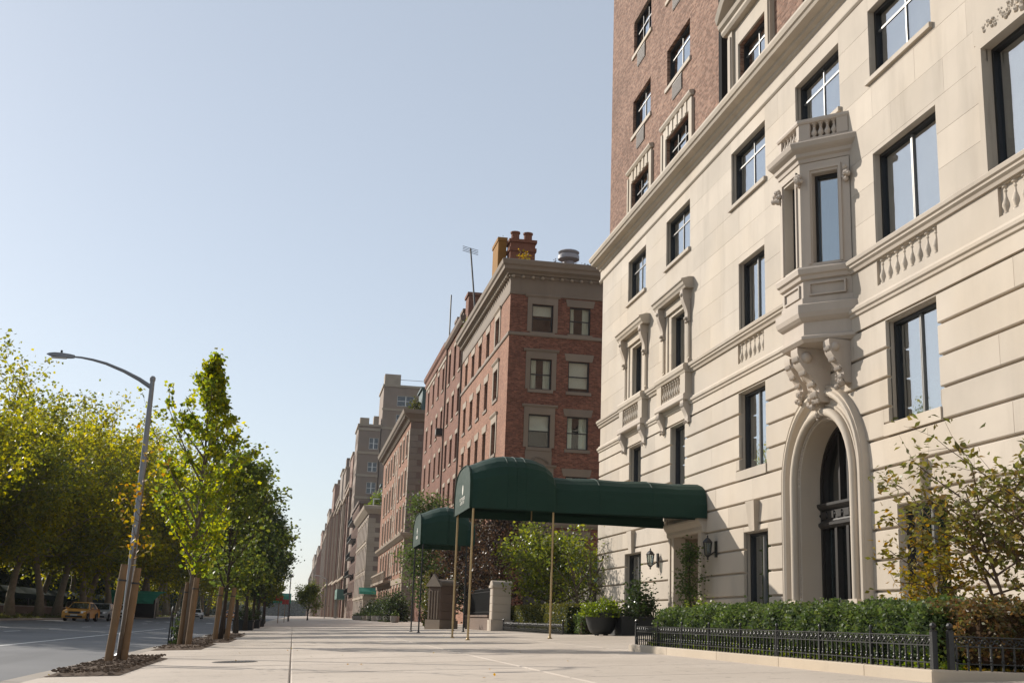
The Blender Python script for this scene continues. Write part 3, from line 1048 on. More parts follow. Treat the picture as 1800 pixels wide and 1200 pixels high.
# the two hooded windows with little balconies
for cc in (39.85, 35.2):
    hood = MB(FRONT)
    hood.prof([(-.05, 11.02), (.24, 11.02), (.27, 11.08), (.31, 11.12), (.33, 11.20), (.38, 11.24), (.38, 11.29), (.10, 11.38), (-.05, 11.38)], cc-1.62, cc+1.62)
    hood.box(cc-1.42, cc+1.42, -.05, .06, 10.72, 11.015)
    hood.build('window_hood', LS, HB)
    for s in (-1, 1):
        cb = MB(FRONT); console(cb, cc+s*1.28, .24, 11.01, 10.0, .27, ornate=False)
        for k, (zz, dd, rr) in enumerate(((10.85, .25, .07), (10.10, .13, .06), (9.98, .11, .045))):
            cb.ball(cb.P(cc+s*1.28, dd, zz), rr, 8, 5, (1, 1.5, 1))
        cb.build('hood_bracket', 'limestone_grey', HB, smooth=True)
        st = MB(FRONT)
        st.box(cc+s*1.28-.10, cc+s*1.28+.10, -.05, .05, 8.82, 9.985); st.box(cc+s*1.28-.05, cc+s*1.28+.05, .05, .07, 8.9, 9.9)
        st.box(cc+s*1.28-.14, cc+s*1.28+.14, -.05, .10, 8.66, 8.82)
        st.box(cc+s*.98-.09, cc+s*.98+.09, -.05, .02, 8.66, 10.72)
        st.build('window_jamb', LS, HB)
    sb = MB(FRONT)
    sb.prof([(-.05, 7.52), (.24, 7.52), (.27, 7.55), (.27, 7.68), (.24, 7.72), (-.05, 7.72)], cc-1.5, cc+1.5)
    sb.build('balcony_slab', 'limestone_grey', HB)
    rl = MB(FRONT)
    rl.prof([(-.05, 8.37), (.21, 8.37), (.23, 8.43), (.27, 8.47), (.28, 8.58), (.25, 8.65), (-.05, 8.67)], cc-1.5, cc+1.5)
    rl.build('balcony_rail', LS, HB)
    for s in (-1, 1):
        bk = MB(FRONT); bk.box(cc+s*1.22-.24, cc+s*1.22+.24, -.04, .20, 7.72, 8.37)
        bk.build('balcony_pier', LS, HB)
    for i in range(8):
        place('baluster', bme, HB, FRONT.p(cc-.84+1.68*i/7, .11, 7.79), 0)
    MB(FRONT).box(cc-.98, cc+.98, -.02, .18, 7.72, 7.79).build('balcony_plinth', LS, HB)
    for s in (-1, 1):
        cb = MB(FRONT); console(cb, cc+s*1.25, .30, 7.515, 6.85, .24, ornate=False)
        leaf_drop(cb, cc+s*1.25, 6.88, .10, .09, 7)
        for k in (-.1, 0, .1):
            cb.ball(cb.P(cc+s*1.25+k, .22, 7.38), .05, 6, 4, (1, 1.2, 1.6))
        cb.build('balcony_bracket', 'limestone_grey', HB, smooth=True)
# arched doorway
def sweep_arch(mb, c, zc, zb, pr, n=22):
    """profile [(radius, projection)] swept up, round and down"""
    sts = [('v', 1, zb), ('v', 1, zc)] + [('a', i/n*PI, 0) for i in range(1, n)] + [('v', -1, zc), ('v', -1, zb)]
    k = len(pr); vs = []
    for st in sts:
        for r, d in pr:
            if st[0] == 'v':
                vs.append(mb.P(c+st[1]*r, d, st[2]))
            else:
                vs.append(mb.P(c+r*math.cos(st[1]), d, zc+r*math.sin(st[1])))
    mb.add(vs, [(i*k+j, i*k+j+1, (i+1)*k+j+1, (i+1)*k+j) for i in range(len(sts)-1) for j in range(k-1)])
ar = MB(FRONT)
sweep_arch(ar, AC, AZ, GB, [(AR, -.72), (AR, -.02), (AR+.06, .02), (AR+.10, .02)])
ar.build('arch_reveal', LS, HB, smooth=True)
ar = MB(FRONT)
sweep_arch(ar, AC, AZ, GB, [(AR+.26, -.09), (AR+.26, .03), (AR+.30, .06), (AR+.34, .06), (AR+.36, .03), (AR+.46, .02), (AR+.50, .06), (AR+.52, .14), (AR+.58, .18), (AR+.64, .17), (AR+.67, .12), (AR+.70, .12), (AR+.74, .15), (AR+.765, .10), (AR+.77, -.10)])
ar.build('arch_surround', LS, HB, smooth=True)
ar = MB(FRONT)
r0 = AR+.17
pth = [ar.P(AC+r0, .06, 1.45), ar.P(AC+r0, .06, AZ)]+[ar.P(AC+r0*math.cos(i/20*PI), .06, AZ+r0*math.sin(i/20*PI)) for i in range(1, 20)]+[ar.P(AC-r0, .06, AZ), ar.P(AC-r0, .06, 1.45)]
ar.tube(pth, .105, 10)
ar.build('arch_roll', LS, HB, smooth=True)
bd = MB(FRONT)                               # little bead row on the inner edge
for i in range(46):
    zz = 1.55+i*.055
    bd.ball(bd.P(AC+AR+.03, .02, zz), .022, 5, 3); bd.ball(bd.P(AC-AR-.03, .02, zz), .022, 5, 3)
for i in range(1, 60):
    a = i/60*PI; bd.ball(bd.P(AC+(AR+.03)*math.cos(a), .02, AZ+(AR+.03)*math.sin(a)), .024, 5, 3)
o = bd.build('bead_moulding', 'limestone_grey', HB); o['kind'] = 'stuff'
for s in (-1, 1):
    b = MB(FRONT); u = AC+s*r0
    b.box(u-.24, u+.24, -.1, .27, .6, 1.20)
    b.prof([(-.1, 1.20), (.27, 1.20), (.25, 1.26), (.22, 1.29), (.20, 1.36), (.18, 1.38), (.18, 1.46), (-.1, 1.46)], u-.2, u+.2)
    b.build('arch_base', LS, HB)
th = MB(FRONT); th.box(AC-AR+.002, AC+AR-.002, -.78, -.02, .5, 1.12); th.prof([(-.78, 1.12), (-.03, 1.12), (-.05, 1.20), (-.12, 1.24), (-.78, 1.24)], AC-AR+.002, AC+AR-.002)
th.build('door_step', LS, HB)
# dark carved double door under a glazed fanlight
dr = MB(FRONT); D0 = -.50
dr.face([(AC-AR, D0-.2, 1.1), (AC+AR, D0-.2, 1.1), (AC+AR, D0-.2, AZ+AR), (AC-AR, D0-.2, AZ+AR)])
sweep_arch(dr, AC, AZ, 1.24, [(AR+.01, D0-.05), (AR-.12, D0-.05), (AR-.12, D0-.2)])
sweep_arch(dr, AC, AZ, 1.24, [(AR+.01, D0), (AR-.08, D0), (AR-.08, D0-.06)])
for s in (-1, 0, 1):
    dr.box(AC+s*.62-.06, AC+s*.62+.06, D0-.18, D0-.02+.02*(s == 0), 1.24, 3.1)
    dr.box(AC+s*.42-.04, AC+s*.42+.04, D0-.18, D0-.04, 3.62, AZ+AR-.12)
dr.box(AC-AR, AC+AR, D0-.2, D0-.04, 1.24, 1.5)
dr.prof([(D0-.2, 3.1), (D0, 3.1), (D0+.06, 3.16), (D0+.06, 3.22), (D0+.0, 3.26), (D0-.02, 3.30), (D0-.02, 3.5), (D0+.04, 3.54), (D0+.09, 3.60), (D0+.09, 3.66), (D0-.2, 3.68)], AC-AR, AC+AR)
for i in range(7):
    u = AC-AR+.2+i*.39
    dr.box(u-.13, u+.13, D0-.02, D0+.015, 3.32, 3.48)
    dr.ball(dr.P(u+.19, D0, 3.4), .04, 6, 4)
door = dr.build('arched_door', 'door_dark', HB)
gp = MB(FRONT)
sweep_arch(gp, AC, AZ, 3.68, [(AR-.12, D0-.15), (.05, D0-.15)], 14)
gp.build('pane', 'glass_dim', door)
for s in (-.93, -.31, .31, .93):
    gp = MB(FRONT); gp.box(AC+s-.25, AC+s+.25, D0-.16, D0-.15, 1.52, 3.08); gp.build('pane', 'glass_dim', door)
ks = MB(FRONT)                               # scroll and leaf over the arch
pts = []
for i in range(15):
    a = -1.2+i*.42; rr = .27-.012*i
    pts.append(ks.P(AC, .26+rr*math.sin(a)*.8, 6.45+rr*math.cos(a)))
for s in (-.17, -.06, .06, .17):
    ks.tube([(p[0], p[1]+s, p[2]) for p in pts], .055, 6)
ks.prof([(0, 6.75), (.36, 6.72), (.42, 6.5), (.30, 6.25), (.24, 6.0), (.22, 5.75), (.12, 5.62), (0, 5.62)], AC-.20, AC+.20)
leaf_drop(ks, AC, 5.86, .2, .24, 16)
leaf_drop(ks, AC, 5.55, .10, .15, 10)
ks.build('scroll_keystone', 'limestone_grey', HB, smooth=True)
# entrance behind the canopy
en = MB(FRONT)
a, b, c, d = DOOR
for s, u in ((-1, a), (1, b)):
    en.box(u-.17, u+.17, -.3, .07, GB-.1, 3.45); en.box(u+s*.17-.08, u+s*.17+.08, -.1, .11, GB-.1, 3.45)
en.prof([(-.3, 3.45), (.10, 3.45), (.13, 3.52), (.13, 3.62), (.20, 3.70), (.24, 3.78), (.24, 3.84), (-.1, 3.88)], a-.36, b+.36)
en.build('entrance_surround', LS, HB)
en = MB(FRONT); en.box(a-.1, a+.02, -1.5, -.3, .4, 3.5); en.box(b-.02, b+.1, -1.5, -.3, .4, 3.5); en.box(a, b, -1.6, -1.5, .4, 3.5); en.box(a, b, -1.5, -.3, 3.46, 3.5)
en.build('entrance_lobby', 'tan_stone', HB)
en = MB(FRONT); en.box(a+.15, b-.15, -1.49, -1.42, .57, 3.0)
for s in (.3, .75): en.box(a+.3+s, a+.5+s, -1.42, -1.38, .8, 2.8)
en.build('entrance_door', 'door_dark', HB)

# ------------------------------------------------------------------ bay window over the arch
BC, BA, BPJ = 24.3, .58, .81
def bay_pts(t, k=.41421):
    p = BPJ+t; aa = BA+t*k
    return [(BC+aa+p, 0), (BC+aa, p), (BC-aa, p), (BC-aa-p, 0)]
def bay_band(mb, pr, d0=-.05):
    """profile [(offset, z)] carried round the three sides of the bay; closed over top and bottom"""
    rings = [[mb.P(u, d if d else d0, z) for u, d in bay_pts(t)] for t, z in pr]
    vs = [q for r in rings for q in r]
    n = len(pr)
    fs = [(i*4+j, i*4+j+1, (i+1)*4+j+1, (i+1)*4+j) for i in range(n-1) for j in range(3)]
    fs += [(0, 1, 2, 3), tuple((n-1)*4+j for j in (3, 2, 1, 0))]
    mb.add(vs, fs)
LG = 'limestone_grey'
BAY = MB(FRONT)
bay_band(BAY, [(-.34, 6.93), (-.02, 6.95), (.05, 7.02), (.05, 7.08), (-.02, 7.12), (-.02, 7.40), (.04, 7.44), (.10, 7.50), (.13, 7.60), (.13, 7.78), (.03, 7.82), (.0, 7.84), (.0, 7.96)])
bay = BAY.build('bay_window', LG, HB)
pn = MB(FRONT)
bay_band(pn, [(-.03, 7.96), (-.03, 8.36)]); pn.build('apron', LG, bay)
bs = MB(FRONT)
bay_band(bs, [(-.02, 8.36), (.03, 8.38), (.05, 8.46), (.10, 8.49), (.12, 8.60), (.09, 8.65), (-.05, 8.68)]); bs.build('bay_sill', LG, bay)
P3 = bay_pts(0)
faces3 = []
for i in range(3):
    (u0, d0), (u1, d1) = P3[i], P3[i+1]
    A, B = Vector(FRONT.p(u0, d0, 0)), Vector(FRONT.p(u1, d1, 0))
    U = (B-A); L = U.length; U.normalize()
    N = U.cross(Vector((0, 0, 1)))
    if N.x > 0: N = -N
    faces3.append((Fr(A, U, N), L))
for i, (fr, L) in enumerate(faces3):
    ww = .66 if i == 1 else .60
    w = MB(fr); wall_grid(w, 0, L, 8.68, 11.12, [(L/2-ww/2, L/2+ww/2, 8.74, 10.86)], 0, .3)
    w.build('bay_wall', LS if i == 1 else LG, bay)
    pm = MB(fr)                              # raised panel and architrave lines
    for (x0, x1, za, zb) in ((L/2-ww/2-.09, L/2-ww/2-.03, 8.72, 10.98), (L/2+ww/2+.03, L/2+ww/2+.09, 8.72, 10.98)):
        pm.box(x0, x1, -.02, .035, za, zb)
    pm.box(L/2-ww/2-.09, L/2+ww/2+.09, -.02, .036, 10.92, 10.985)
    pm.box(L/2-.42, L/2-.38, -.05, .012, 8.0, 8.30); pm.box(L/2+.38, L/2+.42, -.05, .012, 8.0, 8.30); pm.box(L/2-.38, L/2+.38, -.05, .0125, 8.0, 8.04); pm.box(L/2-.38, L/2+.38, -.05, .0125, 8.26, 8.30)
    pm.build('architrave', LG, bay)
    me, parts = win_parts('one', ww, 2.12, 'black_frame', 'curtain' if i == 1 else None)
    wo = place('window', me, bay, fr.p(L/2, -.22, 8.74), fr.rot)
    for nm, pmesh, _ in parts:
        if nm == 'curtain' or nm == 'pane':
            child_of(nm, pmesh, wo)
for u, d in P3:                              # carved lion-like masks on the piers
    cp = MB(FRONT); zc = 10.72
    dd = d+.02 if d else .06
    leaf_drop(cp, u, zc, dd, .17, 16); leaf_drop(cp, u, zc-.13, dd, .10, 8)
    cp.build('carved_capital', LG, bay, smooth=True)
bt = MB(FRONT)
bay_band(bt, [(-.02, 11.12), (.03, 11.14), (.04, 11.22), (.10, 11.26), (.11, 11.34), (.20, 11.40), (.24, 11.44), (.27, 11.54), (.24, 11.58), (.02, 11.64)]); bt.build('bay_cornice', LG, bay)
bt = MB(FRONT)
bay_band(bt, [(.0, 11.62), (.02, 11.64), (.02, 11.72), (.0, 11.73)]); bay_band(bt, [(-.03, 12.08), (.03, 12.09), (.05, 12.13), (.04, 12.19), (-.03, 12.20)])
for i, (fr, L) in enumerate(faces3):
    b2 = MB(fr); x = .14 if i == 1 else .26
    b2.box(0, x, -.16, 0, 11.72, 12.085); b2.box(L-x, L, -.16, 0, 11.72, 12.085); bt.v, bt.f, bt.m = bt.v, bt.f, bt.m
    base = len(bt.v); bt.v += b2.v; bt.f += [tuple(q+base for q in f) for f in b2.f]; bt.m += b2.m
bt.build('bay_parapet', LG, bay)
bm2 = baluster_mesh(.36, .075, LG)
for i, (fr, L) in enumerate(faces3):
    n = 5 if i == 1 else 4
    x = .14 if i == 1 else .26
    for k in range(n):
        place('baluster', bm2, bay, fr.p(x+(L-2*x)*(k+.5)/n, -.08, 11.725))
for u, s in ((BC, 0), (BC-1.05, -1), (BC+1.05, 1)):  # the three carved brackets that carry it
    cb = MB(FRONT)
    console(cb, u, .36 if s == 0 else .30, 6.93, 5.75 if s == 0 else 6.0, .78 if s == 0 else .5)
    leaf_drop(cb, u, 6.02 if s else 6.5, .18, .17, 14)
    cb.build('bay_bracket', LG, bay, smooth=True)

# moulded and carved surround of the big window near the corner
a, b, c, d = W3[4]
sr = MB(FRONT)
sr.box(a-.16, a, -.1, .03, 8.68, d+.14); sr.box(b, b+.16, -.1, .03, 8.68, d+.14); sr.box(a, b, -.1, .031, d, d+.14)
sr.box(a-.22, b+.22, -.1, .02, d+.14, d+.5)
sr.build('window_surround', LS, HB)
cv = MB(FRONT)
for i in range(60):
    u = a+.15+(b-a-.3)*i/59
    leaf_drop(cv, u, d+.33+.07*math.sin(i*.7), -.01, .10+.08*(abs(i-30) < 6), 3)
o = cv.build('carved_frieze', LS, HB, smooth=True); o['kind'] = 'stuff'

# ------------------------------------------------------------------ brick tower above the cornice
TX = FX+.12
TF = Fr((TX, 0, 0), (0, 1, 0), (-1, 0, 0))
TY1 = 44.35
rows = [(19.15, 20.6), (22.55, 24.0), (25.95, 27.4), (29.35, 30.8)]
TA, TB = (38.75, 41.1), (34.25, 36.75)
th = []
for a, b in (TA, TB):
    th += [(a, b, z0, z1) for z0, z1 in rows]+[(a, b, 15.9, 17.22)]
th += [(27.65, 29.75, 15.9, 17.3), (23.2, 25.4, 15.9, 17.3), (19, 21.2, 15.9, 17.3)]
th += [(27.65, 29.75, z0, z1) for z0, z1 in rows]+[(21, 23.4, z0, z1) for z0, z1 in rows]
tw = MB(TF)
wall_grid(tw, Y0+2, TY1, 15.62, 36, th, 0, .25)
tw.box(TY1-.3, TY1, -15, -.001, 15.62, 36); tw.box(Y0+2, Y0+2.3, -15, -.001, 15.62, 36); tw.box(Y0+2, TY1, -15, -14.7, 15.62, 36); tw.box(Y0+2, TY1, -14.9, -.3, 35.7, 35.9)
tower = tw.build('brick_tower', 'tower_brick', HB)
for (a, b, z0, z1) in th:
    kind = 'case' if (z0 > 18 and a > 30) else ('grid' if a > 30 else 'case')
    if z0 > 22 and z0 < 25 and a > 38: kind = 'grid'
    add_window(HB, TF, (a+b)/2, z0, b-a, z1-z0, kind, -.12, cm=random.choice(['blind', 'curtain', 'blind', None]))
    if z0 > 18:
        MB(TF).cbox(a-.12, b+.12, z0-.15, z0-.002, -.2, .06, .006, .006).build('window_sill', LS, HB)
        gr = MB(TF); u = (a+b)/2
        gr.box(u-.45, u+.55, -.02, .03, z0-.75, z0-.17)
        for k in range(9):
            gr.box(u-.45, u+.55, .03, .045, z0-.72+k*.06, z0-.69+k*.06)
        gr.build('vent_grille', 'grille', HB)
    elif a > 30:
        s = MB(TF)
        s.box(a-.28, a-.002, -.1, .05, 15.6, z1+.42); s.box(b+.002, b+.28, -.1, .05, 15.6, z1+.42)
        s.box(a-.002, b+.002, -.1, .048, z1+.002, z1+.42); s.box(a-.42, a-.28, -.1, .09, 15.6, z1+.3); s.box(b+.28, b+.42, -.1, .09, 15.6, z1+.3)
        s.prof([(-.05, z1+.42), (.10, z1+.42), (.16, z1+.50), (.16, z1+.56), (.0, z1+.60), (-.05, z1+.60)], a-.4, b+.4)
        for k in range(5):
            u = a+(b-a)*(k+.5)/5
            s.prof([(.04, z1+.02), (.075, z1+.02), (.085, z1+.40), (.04, z1+.40)], u-.1, u+.1)
        s.build('window_surround', LS, HB)
# stone window pavilion with a curved pediment further along the tower
pv = MB(TF)
a0, b0 = 27.2, 30.35
for u in (a0, b0-.32):
    pv.box(u, u+.32, -.1, .14, 15.6, 17.9); pv.box(u+.06, u+.26, .14, .18, 15.8, 17.7)
pv.box(a0+.32, 27.648, -.1, .06, 15.6, 17.9); pv.box(29.752, b0-.32, -.1, .06, 15.6, 17.9); pv.box(27.648, 29.752, -.1, .058, 17.302, 17.9)
pv.prof([(-.05, 17.9), (.22, 17.9), (.28, 17.98), (.28, 18.06), (.36, 18.12), (.40, 18.22), (-.05, 18.26)], a0-.2, b0+.2)
n = 14; cu = (a0+b0)/2; hw = (b0-a0)/2+.2
arcp = []
for i in range(n+1):
    u = cu-hw+2*hw*i/n
    arcp.append((u, 18.26+.85*(1-((u-cu)/hw)**2)))
for i in range(n):
    (ua, za), (ub, zb) = arcp[i], arcp[i+1]
    pv.add([pv.P(ua, -.05, za), pv.P(ub, -.05, zb), pv.P(ub, .42, zb), pv.P(ua, .42, za), pv.P(ua, -.05, za+.2), pv.P(ub, -.05, zb+.2), pv.P(ub, .48, zb+.2), pv.P(ua, .48, za+.2)],
           [(0, 1, 2, 3), (7, 6, 5, 4), (3, 2, 6, 7)])
    pv.face([(ua, .1, 18.26), (ub, .1, 18.26), (ub, .1, zb), (ua, .1, za)])
pv.build('window_pavilion', LS, HB)
cb = MB(TF); leaf_drop(cb, cu, 18.6, .12, .35, 26); cb.build('carved_cartouche', LG, HB, smooth=True)
dp = MB(TF); dp.box(30.72, 30.98, .02, .2, 15.65, 35.5); dp.build('pipe_or_shade_strip', 'dark_room', HB)  # near-black strip on the brick, the shade of a recess put in as colour

# wall lanterns by the entrance
LK = .82
def lantern(u, z, label):
    r = thing('wall_lantern', label, 'lantern', FRONT.p(u, .02, z), 'lanterns beside the entrance')
    mb = MB(FRONT)
    mb.box(u-.07, u+.07, .0, .04, z-.22, z+.22); mb.tube([mb.P(u, .03, z-.05), mb.P(u, .16, z-.14), mb.P(u, .26, z-.10)], .018, 6)
    mb.build('wall_bracket', 'black_metal', r)
    c = mb.P(u, .26, z)
    mb = MB()
    mb.lathe([(r*LK, q*LK) for r, q in [(.02, -.36), (.045, -.33), (.02, -.30), (.10, -.22), (.11, -.20)]], c, 6)
    mb.lathe([(r*LK, q*LK) for r, q in [(.17, .20), (.18, .22), (.12, .30), (.05, .36), (.02, .38), (.03, .42), (.004, .47)]], c, 6)
    for k in range(6):
        a = PI/3*k
        mb.tube([(c[0]+.105*LK*math.cos(a), c[1]+.105*LK*math.sin(a), c[2]-.20*LK), (c[0]+.15*LK*math.cos(a), c[1]+.15*LK*math.sin(a), c[2]+.20*LK)], .012, 5)
    mb.build('cage', 'black_metal', r)
    mb = MB(); mb.lathe([(.095*LK, -.19*LK), (.138*LK, .19*LK)], c, 6, caps=False); mb.build('glass', 'glass_dim', r)
lantern(37.0, 2.86, 'black wall lantern in full sun, on the far side of the entrance')
lantern(31.55, 2.92, 'black wall lantern in the canopy shade, on the near side of the entrance')
# ------------------------------------------------------------------ planting bed, kerb wall, fence and hedges in front of the house
BX, BYN, BYF = 6.22, 10.95, 21.7
bedwall = thing('bed_wall', 'low cream stone kerb wall round the planting bed under the iron fence', 'kerb wall', (BX, 16, gz(BX)))
zt = gz(BX)+.115
y = BYN+.3
m = MB(Fr((BX, 0, 0), (0, 1, 0), (-1, 0, 0)))
cuts = [BYN-.02, 12.35, 14.7, 17.0, 19.4, BYF]
for a, b in zip(cuts[:-1], cuts[1:]):
    m = MB(Fr((BX, 0, 0), (0, 1, 0), (-1, 0, 0)))
    m.cbox(a+.003, b-.003, .1, zt, -.22, .09, .004, .012)
    m.build('kerb_stone', 'bed_stone', bedwall)
x = BX+.225
for L in (1.35, 1.6, 1.6):
    m = MB(Fr((0, BYN, 0), (1, 0, 0), (0, -1, 0)))
    m.cbox(x-.31*(x < BX+.3), x+L-.006, .1, zt+.001, -.22, .024, .004, .012)
    m.build('kerb_stone', 'bed_stone', bedwall)
    x += L
so = MB()
so.face([(BX+.2, BYN+.2, zt-.03), (FX+.05, BYN+.2, zt+.02), (FX+.05, BYF-.1, zt+.02), (BX+.2, BYF-.1, zt-.03)])
so.build('bed_soil', 'soil', kind='structure')
so = MB(); so.face([(BX+.2, BYF, zt-.06), (FX, BYF, .56), (FX, 30.8, .60), (9.4, 30.8, .52)])
so.build('bed_soil', 'soil', kind='structure')

_scroll = None
def scroll_mesh():
    """one cast scroll of the fence frieze, .13 m wide"""
    global _scroll
    if _scroll is None:
        mb = MB()
        for s in (1, -1):
            pts = []
            for i in range(12):
                a = i/11*2.1*PI; r = .034*(1-i/15)
                pts.append((s*.030+s*(r*math.cos(a)-.004), 0, s*r*math.sin(a)*.95))
            mb.tube(pts, .0065, 5)
        mb.tube([(-.062, 0, .038), (-.02, 0, .012), (.02, 0, -.012), (.062, 0, -.038)], .0075, 5)
        mb.ball((0, 0, 0), .013, 5, 4)
        _scroll = mb.mesh('scroll', 'iron')
    return _scroll
def picket_mesh():
    mb = MB()
    mb.box(-.0085, .0085, -.0085, .0085, 0, .27)
    mb.ball((0, 0, .112), .020, 6, 4, (1, 1, .8)); mb.ball((0, 0, .145), .013, 5, 4)
    return mb.mesh('picket', 'iron')
def post_mesh(h, w=.022):
    mb = MB()
    mb.box(-w, w, -w, w, 0, h); mb.lathe([(w*1.3, h), (w*1.4, h+.012), (w*.6, h+.022), (w*1.1, h+.04), (w*1.3, h+.058), (w*.9, h+.08), (.002, h+.09)], (0, 0, 0), 8)
    return mb.mesh('post', 'iron', smooth=True)
PKT = picket_mesh()
PST, PSTC = post_mesh(.33, .016), post_mesh(.36, .027)
def fence(name, label, A, B, z, nb, corner=(True, True), step=.122, group='low iron fences'):
    A, B = Vector((*A, z)), Vector((*B, z))
    U = (B-A); L = U.length; U.normalize()
    N = Vector((U.y, -U.x, 0))
    fr = Fr(A, U, N)
    r = thing(name, label, 'fence', tuple((A+B)/2), group)
    m = MB(fr); m.box(0, L, -.014, .014, .315, .327); m.build('top_rail', 'iron', r)
    m = MB(fr); m.box(0, L, -.012, .012, .222, .234); m.build('middle_rail', 'iron', r)
    m = MB(fr); m.box(0, L, -.010, .010, .058, .068); m.build('bottom_rail', 'iron', r)
    for i in range(nb+1):
        c = (i == 0 and corner[0]) or (i == nb and corner[1])
        place('post', PSTC if c else PST, r, fr.p(L*i/nb, 0, 0), fr.rot)
    n = int(L/step)
    for i in range(n):
        u = L*(i+.5)/n
        place('picket', PKT, r, fr.p(u, 0, -.02+.0), fr.rot)
    n = int(L/.132)
    for i in range(n):
        place('scroll', scroll_mesh(), r, fr.p(L*(i+.5)/n, 0, .276), fr.rot)
    return r
fence('iron_fence', 'low black iron fence with scroll frieze along the green hedge', (BX+.02, BYN+.12), (BX+.02, BYF-.15), zt+.005, 8)
fence('iron_fence', 'low black iron fence turning the corner in front of the reddish hedge', (BX+.14, BYN+.02), (BX+4.6, BYN+.02), zt+.005, 4, (True, False))

hedge('hedge', 'long clipped dark green hedge behind the near iron fence', (BX+.28, BX+1.5, BYN+.75, BYF-.45, zt-.02, 1.07), 38000, .055, ('leaf_hedge', 'hedge_heart'), 5, 'hedges by the cream house', .11)
hedge('hedge', 'reddish bronze hedge at the corner of the iron fence', (BX+.55, BX+4.5, BYN+.22, BYN+1.25, zt+.12, 1.10), 19000, .052, ('leaf_red', 'red_heart'), 6, 'hedges by the cream house', .11)
bush('shrub', 'bright yellow-green shrub rising above the far end of the long hedge', (8.0, 22.9, .75), .75, 1.3, .52, 2600, .07, 'leaf_bright', 31)
bush('shrub', 'dark green shrub beside the yellow-green one, under the lantern wall', (8.9, 22.6, .75), .9, 1.2, .46, 2400, .07, 'leaf_hedge', 32)
bush('shrub', 'small green shrub in front of the arched doorway', (9.3, 20.2, .6), .9, 1.2, .5, 2200, .06, 'leaf_glossy', 33)
bush('shrub', 'orange-tipped shrub below the small tree with yellowish leaves', (8.6, 15.0, .72), .5, .6, .50, 1100, .055, 'leaf_yellow', 34)
# undergrowth behind the fence pickets
rng = np.random.default_rng(3)
n = 1500
P = np.stack([rng.uniform(BX+.12, BX+.42, n), rng.uniform(BYN+.2, BYF-.2, n), zt+rng.exponential(.055, n)], 1)
gcov = place('ground_cover', leaves_mesh('ground_cover', P, .05, 'leaf_bright', rng), None, (0, 0, 0), kind='stuff')
n = 900
P = np.stack([rng.uniform(BX+.3, BX+4.4, n), rng.uniform(BYN+.1, BYN+.9, n), zt+.0+rng.exponential(.012, n)], 1)
place('fallen_leaves', leaves_mesh('fallen_leaves', P, .05, 'leaf_yellow', rng, up=3), None, (0, 0, 0), kind='stuff')

# small trees against the house
mt = tree_meshes(44, 2.75, .034, .40, lambda t: 1.15*(.5+.7*t if t < .75 else 1.0-.6*(t-.75)*2), 9, 3000, .12, 'leaf_maple', 'twig', (20, 48), 4, .10, .2, .3, .05, .45, stems=4, spread=.30, droop=.15, up=.8)
tree('small_tree', 'many-stemmed small tree with bronze green leaves against the cream wall', 'tree', (9.75, 14.9, zt), mt, 2.3)
mt = tree_meshes(42, 2.15, .022, .2, lambda t: .78*(1-.35*t), 12, 1500, .095, 'leaf_maple2', 'twig', (5, 40), 3, .09, .2, .35, .05, .5, stems=2, spread=.10, droop=.1, up=.8)
tree('small_tree', 'thin small tree with yellow and orange leaves in front of the ground floor window', 'tree', (8.85, 15.7, zt), mt, 1.0)

# climbing plant beside the entrance
mt = tree_meshes(43, 2.7, .03, .12, lambda t: .36*(1.1-.5*t), 12, 1500, .085, 'leaf_hedge', 'bark_dark', (20, 60), 3, .10, .3, .4, .2, .6, up=.5)
tree('climbing_plant', 'slender dark climbing plant on the near side of the entrance', 'climber', (10.8, 32.05, .56), mt, .3)

